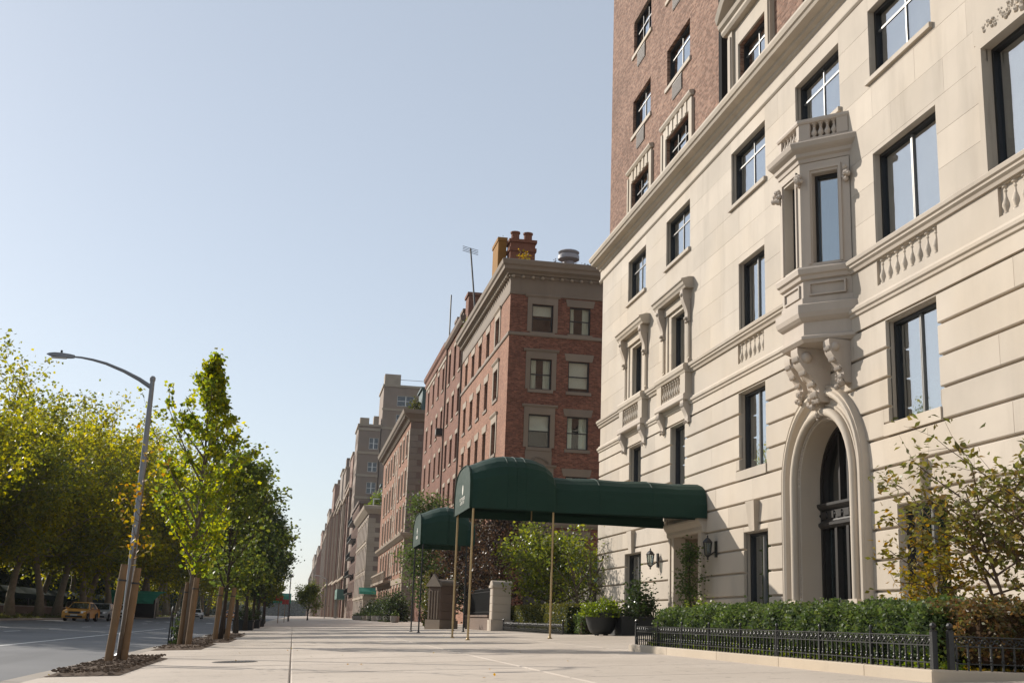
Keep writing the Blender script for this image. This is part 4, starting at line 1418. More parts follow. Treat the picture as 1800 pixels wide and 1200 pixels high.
# ------------------------------------------------------------------ canopies
def canopy(label, x0, x1, xw, ya, yb, zb, zd, zt_, mats, poles, drop=.0, tag_marks=None):
    yc, hw = (ya+yb)/2, (yb-ya)/2
    r = thing('entrance_canopy', label, 'canopy', (x0, yc, gz(x0)), None)
    n = 12
    def section(x, top, w, z0=zb, p=2.7, sh=1.0):
        out = [(x, yc-w, z0)]
        for i in range(n+1):
            a = PI*i/n
            c, s = math.cos(a), math.sin(a)
            yy = -math.copysign(abs(c)**(2/p), c)*w
            zz = abs(s)**(2/p)
            h0 = z0+(top-z0)*.34
            out.append((x, yc+yy, h0+(top-h0)*zz))
        out.append((x, yc+w, z0))
        return out
    def skin(name, secs, mat, smooth=False, sag=True):
        mb = MB(); k = len(secs[0])
        vs = [q for s in secs for q in s]
        mb.add(vs, [(i*k+j, i*k+j+1, (i+1)*k+j+1, (i+1)*k+j) for i in range(len(secs)-1) for j in range(k-1)])
        return mb.build(name, mat, r, smooth)
    dz = zd-zb
    dome = []
    for x, f, wf in ((x0+.04, .80, .96), (x0+.18, .83, .985), (x0+.42, .90, 1.0), (x0+.75, .975, 1.0), (x0+1.05, 1.0, 1.0), (x1-.85, 1.0, 1.0), (x1-.5, .965, 1.0), (x1-.25, .90, 1.0), (x1-.06, .80, .995), (x1, .70, .99)):
        dome.append(section(x, zb+dz*f, hw*wf))
    skin('dome', dome, mats[0])
    skin('tunnel', [section(x1-.25+(xw-x1+.25)*i/6, zt_-(.03 if i % 2 else 0), hw*(.93+.26*i/6), zb) for i in range(7)], mats[0])
    for i, x in enumerate((x0+1.05, (x0+x1)/2+.1, x1-.85)):
        sm_ = MB(); sm_.tube([(q[0], q[1], q[2]+.004) for q in section(x, zd, hw)], .011, 5, False); sm_.build('seam', mats[0], r)
    if xw-x1 > 1:
        for i in (2, 4):
            sm_ = MB(); sm_.tube([(q[0], q[1], q[2]+.004) for q in section(x1-.25+(xw-x1+.25)*i/6, zt_, hw*(.93+.26*i/6))], .011, 5, False); sm_.build('seam', mats[0], r)
    fp = section(x0, zb+dz*.80, hw*.96)
    mb = MB(); mb.add([(x, y, z) for x, y, z in fp]+[(x+.03, y, z) for x, y, z in fp], [tuple(range(len(fp))), tuple(range(2*len(fp)-1, len(fp)-1, -1))]+[(i, i+1, len(fp)+i+1, len(fp)+i) for i in range(len(fp)-1)])
    front = mb.build('front_panel', mats[0], r)
    rb = MB(); rb.tube([(x-.012, y, z) for x, y, z in fp], .018, 6); rb.build('piping', mats[0], r)
    # hanging valance inside the edge and pipe frame
    for s in (-1, 1):
        v = MB(); y = yc+s*hw*.955
        v.box(x0+.05, xw-.1, y-.012, y+.012, zb-.02, zb+.20); v.build('valance', mats[0], r)
    for x in (x0+.10, x1-.05):
        b = MB(); b.tube([(q[0], yc+(q[1]-yc)*.96, zb+(q[2]-zb)*.97) for q in section(x, zb+dz*.80 if x < x1 else zt_, hw*.94)], .02, 6); b.build('frame_hoop', mats[1], r)
    for x, y in poles:
        p = MB(); z0 = gz(x)
        p.lathe([(.075, 0), (.075, .012), (.045, .03), (.034, .05), (.030, .08), (.030, zb-z0+.05)], (x, y, z0), 10)
        p.build('pole', mats[1], r, smooth=True)
    if tag_marks:
        tag_marks(front, yc, x0)
    return r
def marks(front, yc, x0):
    """the small worn crest and the two short pale lines of print: too small to read in the photograph"""
    mb = MB(); mb.add([(x0-.006, yc-.02+.10*math.cos(a*PI/8), 4.46+.15*math.sin(a*PI/8)) for a in range(16)], [tuple(range(15, -1, -1))]); mb.build('crest', 'lettering', front)
    rng = random.Random(3)
    mb = MB()
    for row, (zz, w) in enumerate(((4.205, 1.0), (4.09, .8))):
        y = yc-w/2
        while y < yc+w/2:
            ww = rng.choice((.05, .07, .06))
            mb.box(x0-.008, x0-.003, y, y+.018, zz-.045, zz+.045)
            if rng.random() < .7: mb.box(x0-.0079, x0-.0031, y+.018, y+ww, zz+.025, zz+.044)
            if rng.random() < .6: mb.box(x0-.0079, x0-.0031, y+.018, y+ww, zz-.044, zz-.026)
            if rng.random() < .5: mb.box(x0-.0081, x0-.0029, y+ww-.014, y+ww, zz-.02, zz+.02)
            y += ww+.035
    b = mb.build('printed_lines', 'lettering', front); b['kind'] = 'stuff'
canopy('dark green fabric canopy on brass poles reaching from the cream house', 4.62, 7.05, FX-.02, 32.6, 36.1, 3.82, 5.46, 4.95, ('canopy_green', 'brass'), [(4.72, 32.72), (4.72, 35.98), (7.0, 32.72)], tag_marks=marks)
def marks2(front, yc, x0):
    mb = MB(); mb.add([(x0-.006, yc-.02+.14*math.cos(a*PI/8)*(1-.5*(a % 2)), 4.25+.17*math.sin(a*PI/8)*(1-.4*(a % 2))) for a in range(16)], [tuple(range(15, -1, -1))]); mb.build('crest', 'lettering', front)
    mb = MB()
    for i in range(6):
        mb.box(x0-.008, x0-.003, yc-.35+i*.12, yc-.29+i*.12, 3.93, 4.06)
    b = mb.build('printed_lines', 'lettering', front); b['kind'] = 'stuff'
canopy('smaller dark green canopy on black poles behind the brass-poled one', 4.75, 6.72, 6.85, 47.0, 50.4, 3.66, 5.26, 4.7, ('canopy_green', 'dark_pole'), [(4.85, 47.1), (4.85, 50.2), (6.6, 47.1), (6.6, 50.2)], tag_marks=marks2)
wr = MB()
b_ = [FRONT.p(34.35+1.70*math.cos(PI*i/20), .03, 3.85+1.15*math.sin(PI*i/20)) for i in range(21)]
wr.tube(b_, .035, 6); wr.build('canopy_wall_hoop', 'limestone_grey', HB, smooth=True)

# ------------------------------------------------------------------ planters and shrubs by the entrance
def pot(x, y, label, r=.42, h=.62):
    t = thing('planter', label, 'planter', (x, y, gz(x)))
    p = MB(); z0 = gz(x)
    for k in range(4):
        a = PI/4+k*PI/2; p.ball((x+.2*math.cos(a), y+.2*math.sin(a), z0+.03), .045, 6, 4)
    p.lathe([(r*.55, .05), (r*.66, .08), (r*.80, .2), (r*.93, .4), (r*1.0, .56), (r*1.04, h), (r*1.04, h+.04), (r*.94, h+.04), (r*.90, h-.06)], (x, y, z0), 20)
    p.build('pot', 'pot_dark', t, smooth=True)
    s = MB(); s.lathe([(r*.9, h-.07), (.01, h-.05)], (x, y, z0), 16, caps=False); s.build('earth', 'soil', t)
    return t
pot(9.30, 36.0, 'dark round planter beside the brass-poled canopy', .50, .64)
bush('shrub', 'leafy lime-topped bush growing in the dark round planter', (9.30, 36.0, 1.0), .66, .66, .62, 2600, .085, 'leaf_bright', 51, low=.0)
bush('shrub', 'tall glossy dark bush between the planter and the cream wall', (10.45, 35.9, .95), .75, .8, 1.25, 2600, .10, 'leaf_glossy', 52, hollow=.35)
pb = thing('planter', 'dark rectangular planter box under the glossy bush', 'planter', (10.3, 36, gz(10.3)))
m = MB(); m.box(9.75, 11.0, 35.3, 36.6, .48, 1.0); m.box(9.72, 11.03, 35.27, 36.63, 1.0, 1.06); m.build('box', 'pot_dark', pb)
hedge('hedge', 'low clipped yellow-green hedge behind the far iron fence', (8.75, 9.9, 38.6, 52.6, .52, 1.42), 16000, .075, ('leaf_box', 'hedge_heart'), 9, 'hedges by the cream house', .05)
hedge('hedge', 'short dark hedge at the near end of the yellow-green one', (9.0, 10.2, 37.6, 38.5, .48, 1.05), 2500, .07, ('leaf_hedge', 'soil'), 10, 'hedges by the cream house', .05)
fence('iron_fence', 'far low iron fence between the stone pillar and the planter', (8.55, 38.0), (8.35, 48.0), gz(8.5)+.02, 5, step=.15)
# ------------------------------------------------------------------ garden between the cream house and the red corner house
def pier(x, y, label, w, h, mats, cap='round', niche=False):
    t = thing('gate_pier', label, 'pier', (x, y, gz(x)))
    z0 = gz(x)
    b = MB(); b.box(x-w/2-.08, x+w/2+.08, y-w/2-.08, y+w/2+.08, z0-.1, z0+.42); b.build('base', mats[1], t)
    s = MB(); s.box(x-w/2, x+w/2, y-w/2, y+w/2, z0+.42, z0+h-.3); s.build('shaft', mats[0], t)
    for k in range(4):
        zz = z0+.42+(h-.72)*k/4
        for fx in ((x-w/2, (0, -1, 0), (-1, 0, 0), (x-w/2, y+w/2)), (x, (1, 0, 0), (0, -1, 0), (x-w/2, y-w/2))):
            fr = Fr((fx[3][0], fx[3][1], 0), fx[1], fx[2])
            MB(fr).cbox(.01, w-.01, zz+.008, zz+(h-.72)/4-.008, -.05, .02, .008, .01).build('stone', mats[0], t)
    c = MB(); c.box(x-w/2-.07, x+w/2+.07, y-w/2-.07, y+w/2+.07, z0+h-.3, z0+h-.2)
    fr = Fr((x, y, 0), (1, 0, 0), (0, 1, 0))
    pts = [(-w/2-.04, z0+h-.2)]+[(-(w/2+.04)*math.cos(PI*i/8), z0+h-.2+(.2*math.sin(PI*i/8))) for i in range(1, 8)]+[(w/2+.04, z0+h-.2)]
    q = MB(fr); q.prof(pts, -w/2-.04, w/2+.04)
    c.v += q.v; n0 = len(c.v)-len(q.v); c.f += [tuple(i+n0 for i in f) for f in q.f]; c.m += q.m
    c.build('cap', mats[1], t)
    if niche:
        for dy in (-.36, -.12, .12, .36):
            g = MB(); g.tube([(x-w/2-.05, y+dy*w*.9, z0+.45), (x-w/2-.05, y+dy*w*.9, z0+h-.55)], .035, 6); g.build('colonnette', mats[1], t)
        g = MB(); fr2 = Fr((x-w/2, y, 0), (0, 1, 0), (-1, 0, 0))
        g.fr = fr2
        g.add([g.P(-w/2-.1, .0, z0+h-.35), g.P(w/2+.1, .0, z0+h-.35), g.P(0, .0, z0+h+.25), g.P(-w/2-.1, .12, z0+h-.35), g.P(w/2+.1, .12, z0+h-.35), g.P(0, .12, z0+h+.25)], [(3, 4, 5), (0, 2, 1), (0, 3, 5, 2), (1, 2, 5, 4), (0, 1, 4, 3)])
        g.build('gable', mats[1], t)
    return t
pier(8.35, 48.9, 'weathered pale stone gate pier with rounded cap at the end of the far fence', .74, 2.0, ('limestone_grey', 'limestone_grey'))
pier(6.95, 57.2, 'brownish gabled stone pier with colonnettes beyond the black-poled canopy', .95, 2.3, ('dull_brown', 'brownstone'), niche=True).rotation_euler = (0, 0, math.radians(32))
gw = thing('garden_wall', 'low dark stone wall between the two gate piers', 'wall', (8, 53, .4))
m = MB(); m.box(8.0, 8.4, 49.6, 56.6, .3, .95); m.box(7.93, 8.47, 49.6, 56.6, .95, 1.03); m.build('wall', 'dull_brown', gw)
for i in range(46):
    y = 49.75+i*.148
    m = MB(); m.tube([(8.2, y, 1.03), (8.2, y, 2.1)], .014, 5); m.ball((8.2, y, 2.13), .03, 5, 4); m.build('railing_bar', 'iron', gw)
for zz in (1.15, 2.0):
    m = MB(); m.box(8.18, 8.22, 49.6, 56.6, zz, zz+.03); m.build('railing_rail', 'iron', gw)

# dark glazed pavilion with a green awning behind the garden trees
pvn = thing('garden_pavilion', 'dark glazed garden pavilion with a worn green awning beside the cream house', 'pavilion', (14, 53, .57))
fr = Fr((11.2, 51.5, 0), (1, 0, 0), (0, -1, 0))
m = MB(fr); holes = [(.5+i*1.5, 1.7+i*1.5, .9, 2.7) for i in range(4)]
wall_grid(m, -.3, 7, .4, 3.6, holes, 0, .2); m.box(-.3, 7, -6, -.21, 3.4, 3.6); m.box(-.3, -.1, -6, -.21, .4, 3.4); m.box(6.8, 7, -6, -.21, .4, 3.4)
m.build('wall', 'door_dark', pvn)
for h in holes:
    add_window(pvn, fr, (h[0]+h[1])/2, h[2], 1.2, 1.8, 'grid', -.1, 'white_frame', 'curtain')
m = MB(fr); m.prof([(.0, 3.5), (1.6, 2.75), (1.62, 2.55), (1.58, 2.55), (1.56, 2.7), (0, 3.42)], -.2, 6.8); m.build('awning', 'copper_green', pvn)

def gtree(name, label, loc, seed, H, tr, base, R, nl, ln, ls, mat, bark='bark', stems=1, spread=0, sig=.2, ang=(20, 60), shape=None, rz=0.0, droop=0.0):
    f = shape or (lambda t: R*(.75+.5*math.sin(PI*min(1, t))) if t < .8 else R*.8)
    mt = tree_meshes(seed, H, tr, base, f, nl, ln, ls, mat, bark, ang, 4, sig, .3, .35, .2, .6, stems=stems, spread=spread, droop=droop)
    return tree(name, label, 'tree', loc, mt, rz)
gtree('garden_tree', 'spreading lime green tree seen under the brass-poled canopy', (10.3, 47.2, .5), 61, 4.0, .09, .28, 1.65, 14, 7500, .15, 'leaf_lime', ang=(5, 45), stems=2, spread=.2, sig=.22)
gtree('garden_tree', 'small bare-stemmed tree beside the dark planter in front of the pavilion', (10.7, 44.2, .52), 62, 2.9, .07, .35, .95, 10, 1500, .11, 'leaf_lime', stems=2, spread=.25, sig=.16)
gtree('garden_tree', 'purple-leaved tree behind the black-poled canopy', (9.2, 55.2, .5), 63, 5.4, .10, .14, 1.5, 18, 9000, .14, 'leaf_purple', 'bark_dark', sig=.3)
gtree('garden_tree', 'lower copper-leaved tree over the gabled stone pier', (8.6, 60.4, .45), 64, 3.9, .10, .2, 1.5, 14, 5000, .14, 'leaf_purple', 'bark_dark', sig=.25)
gtree('garden_tree', 'tall ivy-green tree left of the black-poled canopy', (8.0, 74.0, .4), 65, 8.2, .12, .06, 1.25, 26, 10000, .17, 'leaf_hedge', 'bark_dark', sig=.34, shape=lambda t: 1.45*(1-.45*t))
gtree('garden_tree', 'dark evergreen beside the ivy-green tree in front of the red corner house', (9.4, 66.0, .47), 66, 5.4, .12, .08, 1.5, 20, 7000, .17, 'leaf_dark', 'bark_dark', sig=.34, shape=lambda t: 1.5*(1-.4*t))
hedge('hedge', 'yellowish ivy column behind the gabled stone pier', (6.75, 7.7, 62.0, 63.4, .3, 3.2), 2600, .13, ('leaf_box', 'soil'), 67, None, .12)
for i, (x, y, s) in enumerate(((9.3, 112, 1.0), (10.3, 122, 1.05), (9.9, 136, 1.15), (10.2, 150, 1.15), (10.0, 166, 1.1))):
    lab = ['round dark clipped shrub at the near end of the row of street bushes', 'second street bush from the dark clipped one', 'middle one of the leafy street bushes below the green side awning', 'fourth of the leafy street bushes along the far pavement', 'farthest of the leafy street bushes along the far pavement'][i]
    bush('street_bush', lab, (x, y, .5), 1.5*s, 1.9*s, 2.5*s, 2600, .22, ['leaf_dark', 'leaf_hedge', 'leaf_glossy', 'leaf_hedge', 'leaf_glossy'][i], 70+i, 'shrub', 'bushes along the far pavement', hollow=.4)
for i in range(9):
    y = 104+i*8.5
    t = thing('street_planter', 'grey planter tub by the far street bushes, %s from the dark clipped one' % ['first', 'second', 'third', 'fourth', 'fifth', 'sixth', 'seventh', 'eighth', 'ninth'][i], 'planter', (8.6, y, gz(8.6)), 'planter tubs along the far pavement')
    m = MB(); m.lathe([(.28, 0), (.36, .1), (.42, .5), (.44, .56), (.38, .56), (.36, .45)], (8.6, y, gz(8.6)), 10); m.build('tub', 'grey_stone', t)
    bush('planter_plant', 'low green plant in the %s grey tub of the far pavement row' % ['first', 'second', 'third', 'fourth', 'fifth', 'sixth', 'seventh', 'eighth', 'ninth'][i], (8.6, y, gz(8.6)+.5), .4, .4, .5, 160, .13, 'leaf_hedge', 90+i, 'plant', 'plants in the far tubs')

# ------------------------------------------------------------------ red brick corner house
def rect_windows(parent, fr, cols, rows, kind, frame, d, wallmb, u0, u1, z0, z1, trim=None, wallmat=None, cms=('curtain', 'blind', None), reveal=.25, skip=()):
    holes = []
    for (uc, w) in cols:
        for (za, zb) in rows:
            if (round(uc, 1), za) in skip: continue
            holes.append((uc-w/2, uc+w/2, za, zb))
    wall_grid(wallmb, u0, u1, z0, z1, holes, 0, reveal)
    for h in holes:
        add_window(parent, fr, (h[0]+h[1])/2, h[2], h[1]-h[0], h[3]-h[2], kind, d, frame, random.choice(cms))
    return holes
RH = thing('corner_house', 'red brick corner house with stone bands, bracketed cornice and paired chimneys', 'building', (FX, 77, .5))
RF = Fr((FX, 0, 0), (0, 1, 0), (-1, 0, 0))
RS = Fr((0, 67.3, 0), (1, 0, 0), (0, -1, 0))
rows = [(17.75, 19.45), (14.25, 16.1), (10.8, 12.75), (7.2, 9.2), (3.4, 5.6)]
w = MB(RF)
fcols = [(71.6, 1.55), (75.6, 1.35), (79.0, 1.35), (82.4, 1.35), (85.8, 1.3)]
fh = rect_windows(RH, RF, fcols, rows, 'sash', 'black_frame', -.16, w, 67.3, 88.2, .2, 21.2)
w.build('front_wall', 'rose_brick', RH)
w = MB(RS)
scols = [(13.4, 1.3), (15.72, 1.3), (18.6, 1.3), (21.4, 1.3)]
sh = rect_windows(RH, RS, scols, rows, 'sash', 'black_frame', -.10, w, FX, 26, .2, 21.2, cms=('curtain', 'blind', 'curtain'))
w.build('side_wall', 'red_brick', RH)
w = MB(); w.box(FX+.3, 26, 88.0, 88.2, .2, 21.2); w.box(25.8, 26, 67.5, 88, .2, 21.2); w.box(FX+.3, 25.8, 67.6, 88, 20.6, 20.8); w.build('rear_wall', 'dark_brick', RH)
for fr, hs in ((RF, fh), (RS, sh)):
    for a, b, c, d in hs:
        MB(fr).cbox(a-.12, b+.12, c-.2, c-.003, -.2, .07, .01, .01).build('window_sill', 'brownstone', RH)
        m = MB(fr); big = (fr is RF and a < 72) or (fr is RS and a < 14)
        if big:
            m.box(a-.28, a-.003, -.05, .05, c-.003, d+.003); m.box(b+.003, b+.28, -.05, .05, c-.003, d+.003)
            m.box(a-.28, b+.28, -.05, .06, d+.003, d+.42); m.prof([(-.05, d+.42), (.08, d+.42), (.15, d+.52), (.15, d+.58), (-.05, d+.6)], a-.42, b+.42)
        else:
            m.add([m.P(a-.16, -.05, d+.003), m.P(b+.16, -.05, d+.003), m.P(b+.26, -.05, d+.45), m.P(a-.26, -.05, d+.45), m.P(a-.16, .04, d+.003), m.P(b+.16, .04, d+.003), m.P(b+.26, .04, d+.45), m.P(a-.26, .04, d+.45)], [(4, 5, 6, 7), (0, 4, 7, 3), (1, 2, 6, 5), (3, 7, 6, 2), (0, 1, 5, 4)])
        m.build('window_surround' if big else 'lintel', 'tan_stone' if fr is RF else 'brownstone', RH)
def run_corner(mb_pr, name, mat, parent, y0, y1, x1):
    """a moulding that turns the corner from the street front to the side"""
    m = MB()
    vs = []
    for d, z in mb_pr:
        vs += [(FX-d, y1, z), (FX-d, y0-d, z), (x1, y0-d, z)]
    n = len(mb_pr)
    fs = []
    for i in range(n):
        j = (i+1) % n
        fs += [(3*i, 3*i+1, 3*j+1, 3*j), (3*i+1, 3*i+2, 3*j+2, 3*j+1)]
    m.add(vs, fs)
    return m.build(name, mat, parent)
run_corner([(-.1, 17.45), (.06, 17.45), (.09, 17.52), (.06, 17.66), (-.1, 17.68)], 'string_course', 'brownstone', RH, 67.3, 88.2, 26)
run_corner([(-.1, 6.2), (.10, 6.2), (.18, 6.35), (.18, 6.5), (-.1, 6.55)], 'string_course', 'brownstone', RH, 67.3, 88.2, 26)
run_corner([(-.1, 19.98), (.05, 19.98), (.07, 20.05), (.03, 20.1), (.03, 21.0), (.10, 21.06), (.12, 21.2), (-.1, 21.25)], 'frieze', 'brownstone', RH, 67.3, 88.2, 26)
run_corner([(-.1, 21.2), (.22, 21.2), (.28, 21.3), (.5, 21.42), (.52, 21.6), (.62, 21.7), (.66, 21.95), (.60, 22.02), (-.1, 22.08)], 'cornice', 'brownstone', RH, 67.3, 88.2, 26)
bm = MB(); bm.ball((0, 0, 0), .12, 8, 5, (1, 1, .9)); bme2 = bm.mesh('cornice_boss', 'tan_stone', smooth=True)
for i in range(36):
    place('cornice_boss', bme2, RH, RF.p(67.5+i*.58, .20, 21.05))
for i in range(24):
    place('cornice_boss', bme2, RH, RS.p(FX+.1+i*.60, .20, 21.05))
quoin_z = .6
pd = MB(RS)                                  # carved panel below the third floor window
for i in range(20):
    a = i/19*PI; leaf_drop(pd, 13.4+.62*math.cos(a), 9.75+.45*math.sin(a), .05, .10, 3)
pd.box(12.6, 14.2, -.05, .03, 9.6, 10.6)
pd.build('carved_panel', 'brownstone', RH)
# chimneys and vents on its roof
ch = MB(); ch.box(10.9+.55, 12.0, 73.2, 75.4, 21.0, 25.2); ch.box(10.9+.5, 12.05, 73.1, 75.5, 25.2, 25.45); chim = ch.build('chimney', 'ochre', RH)
ch = MB(); ch.box(11.46, 12.0, 73.15, 73.19, 21.0, 25.2); ch.build('chimney_face', 'ochre', RH)
ch = MB()
ch.box(12.1, 13.75, 72.2, 73.4, 21.5, 24.3); ch.box(12.02, 13.83, 72.12, 73.48, 24.3, 24.55); ch.box(12.1, 13.75, 72.2, 73.4, 24.55, 24.9); ch.box(12.0, 13.85, 72.1, 73.5, 24.9, 25.1)
st_ = ch.build('chimney', 'terracotta', RH)
for x in (12.5, 13.35):
    for dy in (0,):
        c = MB(); c.lathe([(.30, 0), (.34, .08), (.28, .14), (.27, .5), (.33, .56), (.33, .66), (.2, .7)], (x, 72.8, 25.1), 10); c.build('chimney_pot', 'terracotta', st_)
def roof_vent(x, y, z, r, label, mat='vent_metal'):
    t = thing('roof_vent', label, 'vent', (x, y, z))
    c = MB(); c.lathe([(r*.55, -.8), (r*.55, .35)], (x, y, z), 12); c.build('duct', mat, t, smooth=True)
    c = MB(); c.lathe([(r*.6, .35), (r, .5), (r, .72), (r*.9, .78), (r*.75, .8), (r*.9, .86), (r*1.0, .95), (r*.9, 1.02), (r*.3, 1.1)], (x, y, z), 12); c.build('cowl', mat, t, smooth=True)
roof_vent(15.2, 68.6, 22.35, .68, 'grey mushroom-shaped roof vent on the red corner house')
roof_vent(17.6, 68.6, 22.2, .6, 'brownish squat roof vent beside the cream house cornice', 'terracotta')
bush('roof_plant', 'straggly yellow weed growing on the cornice corner of the red house', (12.3, 67.9, 22.05), .55, .4, .95, 260, .14, 'leaf_yellow', 101, 'plant', hollow=.2)
for i in range(7):
    bush('roof_plant', '%s tuft of dry weeds on the red house parapet, counted from its corner' % ['first', 'second', 'third', 'fourth', 'fifth', 'sixth', 'seventh'][i], (13.6+i*.62, 67.8, 22.05), .3, .25, .38+.12*(i % 3), 70, .10, 'leaf_purple', 102+i, 'plant', 'weeds on the parapet', hollow=.2)
bush('roof_plant', 'tuft of grass on top of the ochre chimney', (11.8, 74.2, 25.4), .3, .4, .5, 60, .12, 'leaf_box', 111, 'plant', hollow=.2)
bush('roof_plant', 'green creeper behind the cornice, below the bulkhead of the brown house', (11.6, 86.6, 22.0), .6, 1.4, 1.5, 500, .2, 'leaf_lime', 112, 'plant')

# ------------------------------------------------------------------ brown brick terraced houses
def plain_house(label, y0, y1, ztop, cols, rows, wmat, trim, frame='black_frame', side=True, sidemat=None, depth=14, kind='sash', sill=True, lint=True, group=None, x=FX, name='town_house', special=None, cms=('curtain', 'blind', None)):
    t = thing(name, label, 'building', (x, (y0+y1)/2, .5), group)
    fr = Fr((x, 0, 0), (0, 1, 0), (-1, 0, 0))
    w = MB(fr)
    hs = rect_windows(t, fr, cols, rows, kind, frame, -.17, w, y0, y1, 0, ztop, cms=cms)
    w.build('front_wall', wmat, t)
    m = MB(); m.box(x+.3, x+depth, y0+.0, y0+.25, 0, ztop); m.box(x+.3, x+depth, y1-.25, y1, 0, ztop); m.box(x+depth-.2, x+depth, y0+.25, y1-.25, 0, ztop); m.box(x+.3, x+depth-.2, y0+.25, y1-.25, ztop-.5, ztop-.3)
    m.box(x+.001, x+.3, y0, y0+.05, 0, ztop)
    m.build('side_wall', sidemat or wmat, t)
    for a, b, c, d in hs:
        if sill:
            MB(fr).cbox(a-.12, b+.12, c-.16, c-.003, -.15, .07, .01, .01).build('window_sill', trim, t)
        if lint:
            m = MB(fr); m.prof([(-.05, d+.003), (.03, d+.003), (.05, d+.2), (.03, d+.32), (-.05, d+.32)], a-.1, b+.1); m.build('lintel', trim, t)
    return t, fr
BR = [(20.3, 22.3), (16.55, 18.5), (12.9, 14.9), (9.4, 11.4), (5.9, 7.9), (2.2, 4.4)]
bA, fA = plain_house('narrow brown brick house with dark loggia windows, next to the red corner house', 88.25, 98.6, 23.4, [(90.0, 1.3), (93.3, 1.3), (96.6, 1.3)], [(20.0, 22.6)]+BR[1:], 'brown_brick', 'tan_stone')
m = MB(fA); m.prof([(-.1, 23.4), (.12, 23.4), (.3, 23.6), (.34, 23.9), (-.1, 24.0)], 88.25, 98.6); m.build('cornice', 'dull_brown', bA)
for i, (y, h) in enumerate(((89.4, 1.9), (92.0, 1.2), (95.6, 1.4))):
    m = MB(); m.box(FX+.4, FX+2.4, y, y+1.7, 23.2, 24.0+h); m.box(FX+.3, FX+2.5, y-.1, y+1.8, 24.0+h, 24.25+h); m.build('dormer', 'dull_brown' if i else 'brown_brick', bA)
m = MB(); m.tube([(FX-.06, 98.5, .5), (FX-.06, 98.5, 23.4)], .07, 6); m.build('pipe_or_shade_strip', 'dull_brown', bA)
m = MB(); m.tube([(FX-.06, 88.4, .5), (FX-.06, 88.4, 22.0)], .07, 6); m.build('pipe_or_shade_strip', 'dull_brown', bA)
bB, fB = plain_house('wide brown brick house at the side street with pale sills', 98.65, 115.6, 23.6, [(101.0, 1.3), (104.6, 1.3), (108.6, 1.3), (112.8, 1.3)], BR, 'brown_brick', 'tan_stone', frame='white_frame')
m = MB(fB); m.prof([(-.1, 23.1), (.10, 23.1), (.14, 23.25), (.10, 23.6), (.25, 23.75), (.3, 24.1), (-.1, 24.2)], 98.65, 115.6); m.build('cornice', 'brown_brick', bB)
m = MB(fB); m.box(98.8, 104.9, -.02, .06, 22.75, 23.05); m.box(106.5, 115.0, -.02, .06, 22.75, 23.05); m.build('frieze_band', 'tan_stone', bB)
for y in (101, 107, 112.6):
    m = MB(); m.box(FX+.6, FX+1.5, y, y+1.6, 24.0, 25.0+.4*(y > 105)); m.build('chimney', 'dull_brown', bB)
ac = thing('balcony_clutter', 'dark window unit sticking out from the brown brick facade', 'air conditioner', (FX-.3, 99.6, 16.2)); m = MB(); m.box(FX-.55, FX-.05, 99.2, 100.1, 16.1, 16.7); m.build('casing', 'black_metal', ac); m = MB(); m.box(FX-.6, FX-.551, 99.25, 100.05, 16.15, 16.65); m.build('grille', 'grille', ac)
for y, h, lab, ty in ((85.2, 28.4, 'leaning television aerial above the brown houses', -.5), (103.0, 29.6, 'thin upright mast further along the brown houses', -.02)):
    a = thing('roof_aerial', lab, 'aerial', (FX+.6, y, 23)); m = MB(); m.tube([(FX+.6, y, 21.5), (FX+.6+ty*1.6, y, h)], .07, 5); m.build('mast', 'black_metal', a)
    if ty < -.1:
        m = MB()
        for k in range(4):
            m.tube([(FX+.6+ty*1.6-.6, y, h-.1-.12*k+.25), (FX+.6+ty*1.6+.6, y, h-.1-.12*k)], .02, 4)
        m.build('antenna', 'black_metal', a)

# ------------------------------------------------------------------ brick and stone house with roof garden
SH = thing('town_house', 'rosy brick house with stone quoins, bracketed cornice, balcony and roof garden', 'building', (FX, 152, .5))
fr = Fr((FX, 0, 0), (0, 1, 0), (-1, 0, 0)); sd = Fr((0, 131.0, 0), (1, 0, 0), (0, -1, 0))
cols = [(134.2, 1.5), (138.4, 1.5), (142.6, 1.5), (152, 1.5), (156.6, 1.5), (161.2, 1.5), (166, 1.5)]
rws = [(18.9, 21.3), (14.6, 17.2), (10.6, 13.2), (6.0, 8.8), (1.6, 4.2)]
w = MB(fr); hs = rect_windows(SH, fr, cols, rws, 'sash', 'white_frame', -.2, w, 131.0, 172, 0, 22.4); w.build('front_wall', 'rose_brick', SH)
w = MB(sd); hs2 = rect_windows(SH, sd, [(14.6, 1.4), (19, 1.4)], rws, 'sash', 'black_frame', -.2, w, FX, 26, 0, 22.4); w.build('side_wall', 'dull_brown', SH)
m = MB(); m.box(FX+.3, 26, 171.7, 172, 0, 22.4); m.box(25.7, 26, 131.3, 171.7, 0, 22.4); m.box(FX+.3, 25.7, 131.3, 171.7, 22.0, 22.2); m.build('rear_wall', 'dull_brown', SH)
for h in hs+hs2:
    f2 = fr if h in hs else sd
    m = MB(f2); a, b, c, d = h
    m.box(a-.2, a-.003, -.05, .06, c, d); m.box(b+.003, b+.2, -.05, .06, c, d); m.box(a-.2, b+.2, -.05, .07, d+.003, d+.35); m.box(a-.25, b+.25, -.05, .10, c-.25, c-.003)
    m.build('window_surround', 'tan_stone', SH)
quoins(SH, fr, 131.0, 1, .6, 22, 'tan_stone', .7, .05, (.9, 1.4)); quoins(SH, sd, FX, 1, .6, 22, 'brownstone', .7, .05, (.9, 1.4))
quoins(SH, fr, 146.0, 1, .6, 22, 'tan_stone', .7, .05, (.9, 1.4)); quoins(SH, fr, 150.0, -1, .6, 22, 'tan_stone', .7, .05, (.9, 1.4))
